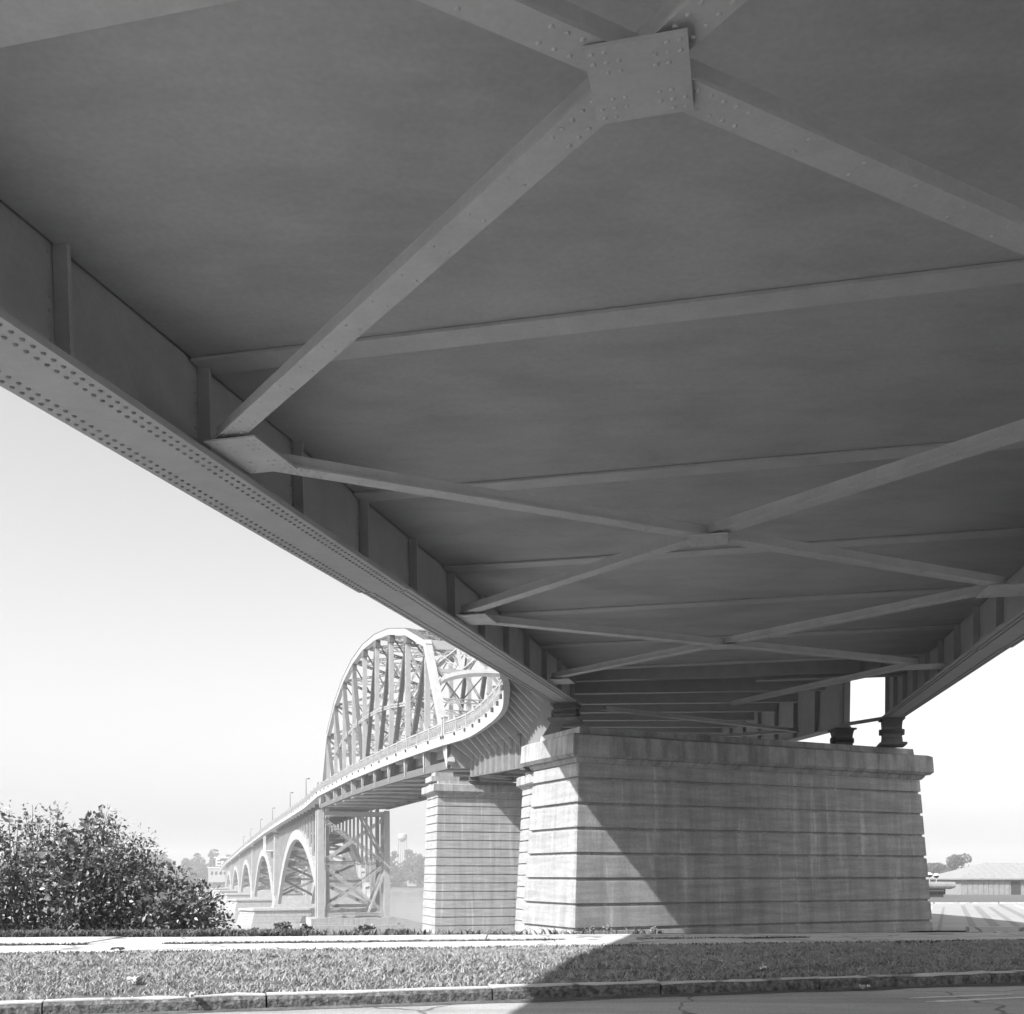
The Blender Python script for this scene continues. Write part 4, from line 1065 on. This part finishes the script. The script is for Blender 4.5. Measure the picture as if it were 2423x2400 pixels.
# ragged grass and weeds along sidewalk edges, joint, and bank crest
P = []
for _ in range(5200): x = rng.uniform(-13, 13); P.append((x, walk0(x) + rng.normal(0, .06), -1.26))
for _ in range(9000):
    x = rng.uniform(-13, 7); t = .517 + rng.normal(0, .008)
    if noise.noise(Vector((x * .35, 2, 0))) > -.12 + .05 * x / 3: P.append((x, walk0(x) * (1 - t) + walk1(x) * t + rng.normal(0, .035), -1.28))
P = np.array(P); v, f = blades(P, .03, .09, .012, .6, rng)
tag(raw('edge_grass', v, f, 'grass_low'), 'ragged grass along the sidewalk edges and joint', 'grass', kind='stuff')
P = []
for _ in range(26000):
    x = rng.uniform(-14.5, 3.2); d = abs(rng.normal(0, .8)) + .05
    if x > -4.3 and rng.uniform() > .12: continue
    if x > -2.0 and rng.uniform() > .3: continue
    y = walk1(x) + d
    P.append((x, y, ground_z(x, y) - .03))
P = np.array(P); hs = .5
v, f = blades(P, .06, .22, .02, .6, rng)
tag(raw('bank_weeds', v, f, 'grass_low'), 'low weeds lining the far edge of the sidewalk', 'weeds', kind='stuff')
# taller single weeds with leaves in front of the tower plinth and at the pier foot
wl = ['tall leafy weed before the white arch pier nose', 'bushy weed left of the tower plinth', 'dark weed before the tower plinth middle', 'low weed before the right end of the plinth', 'small weed at the near pier corner', 'small weed on the near pier right face foot', 'pale weed farther along the near pier foot', 'spindly weed right of the bush']
for k, (px, Y, h, w) in enumerate([(672, 23.6, .30, .28), (716, 23.5, .28, .22), (862, 23.7, .24, .22), (925, 23.6, .14, .35), (1398, 31.1, .22, .10), (1438, 31.3, .26, .12), (1545, 32.2, .2, .12), (632, 23.4, .22, .4)]):
    x = (px - 1211) / 2500 * Y; z = ground_z(x, Y) - .05
    wd = thing('weed_plant', (x, Y, z), wl[k], 'plant', 'single weeds behind the sidewalk'); m_ = MB(); cs = []
    for j in range(7):
        t = V(x + rng.normal(0, w * .45), Y + rng.normal(0, w * .3), z + h * rng.uniform(.6, 1.1)); m_.tube(V(x, Y, z), t, .008, .003, 5); cs.append(t)
    build(m_, 'stem', 'bark', wd)
    v, f = leaf_cloud([tuple(c) for c in cs], [(w * .25, w * .2, h * .22)] * 7, [26] * 7, .045, rng=rng); raw('leaves', v, f, 'grass' if k in (4, 5, 6) else 'leaf', wd)

# ================================================================== SMALL THINGS
def scrap(x, y, z, sx, sy, label, seed, name='paper_scrap', m='paint'):
    rng = np.random.default_rng(seed); vs = []; n = 6
    for lay in (0, .012):
        for i in range(n):
            for j in range(n): vs.append((x + (i / (n - 1) - .5) * sx * (1 + .25 * rng.normal() * .3), y + (j / (n - 1) - .5) * sy, z + .02 + lay + .05 * abs(math.sin(i * 1.3 + seed)) * rng.uniform(.3, 1)))
    fs = [(l * 36 + i * n + j, l * 36 + i * n + j + 1, l * 36 + (i + 1) * n + j + 1, l * 36 + (i + 1) * n + j) for l in (0, 1) for i in range(n - 1) for j in range(n - 1)]
    o = raw(name, vs, fs, m); return tag(o, label, 'litter', 'litter on the ground')
def at(px, py, z): Y = -z * 2500 / (py - 2068); return ((px - 1211) / 2500 * Y, Y)
x, y = at(318, 2324, -1.2); scrap(x, y, verge_z(x, y) + .01, .13, .22, 'white crumpled paper lying on the sunlit grass', 1)
x, y = at(452, 2358, -1.22); scrap(x, y, verge_z(x, y) + .01, .06, .14, 'pale crumpled scrap near the kerb on the left', 2)
x, y = at(278, 2251, -1.25); scrap(x, y, -1.25, .16, .22, 'dark flattened leaf litter at the sidewalk edge', 3, 'leaf_litter', 'bark')
x, y = at(1805, 2301, -1.22); scrap(x, y, verge_z(x, y) + .03, .07, .12, 'small white scrap on the shaded grass', 4)
x, y = at(2046, 2344, -1.37); scrap(x, y, -1.37, .10, .12, 'pale stone-like scrap lying in the shaded gutter', 5)
# streaks of sunlight on the road, painted as white strips
for (pa, pb_, w, lab) in (((2150, 2362), (2395, 2352), .035, None), ((2190, 2371), (2440, 2359), .045, None)):
    xa, ya = at(pa[0], pa[1], -1.371); xb, yb = at(pb_[0], pb_[1], -1.371); A = []; B = []
    for j in range(15):
        f_ = j / 14; ww = w * (.5 + .7 * math.sin(math.pi * f_) + .2 * RNG.normal()) + .01
        A.append(V(xa + (xb - xa) * f_, ya + (yb - ya) * f_ - ww, -1.371)); B.append(V(xa + (xb - xa) * f_, ya + (yb - ya) * f_ + ww, -1.371))
    o = build(MB().strip(A, B), 'sun_streak', 'paint', None, fix=False); o['kind'] = 'structure'

# ================================================================== HAZE
hm = bpy.data.materials.new('haze_air'); hm.use_nodes = True; hn = hm.node_tree.nodes; hn.remove(hn['Principled BSDF'])
pv = hn.new('ShaderNodeVolumePrincipled'); pv.inputs['Color'].default_value = (.97, .97, .97, 1); pv.inputs['Density'].default_value = 0.0006; pv.inputs['Anisotropy'].default_value = 0.0
hm.node_tree.links.new(pv.outputs[0], hn['Material Output'].inputs['Volume'])
M['haze'] = hm
tag(build(MB().box(V(0, 1200, 22.0), V(1, 0, 0), V(0, 1, 0), UP, 2850, 1700, 40), 'haze', 'haze'), 'pale summer haze over the river', 'haze', kind='stuff')
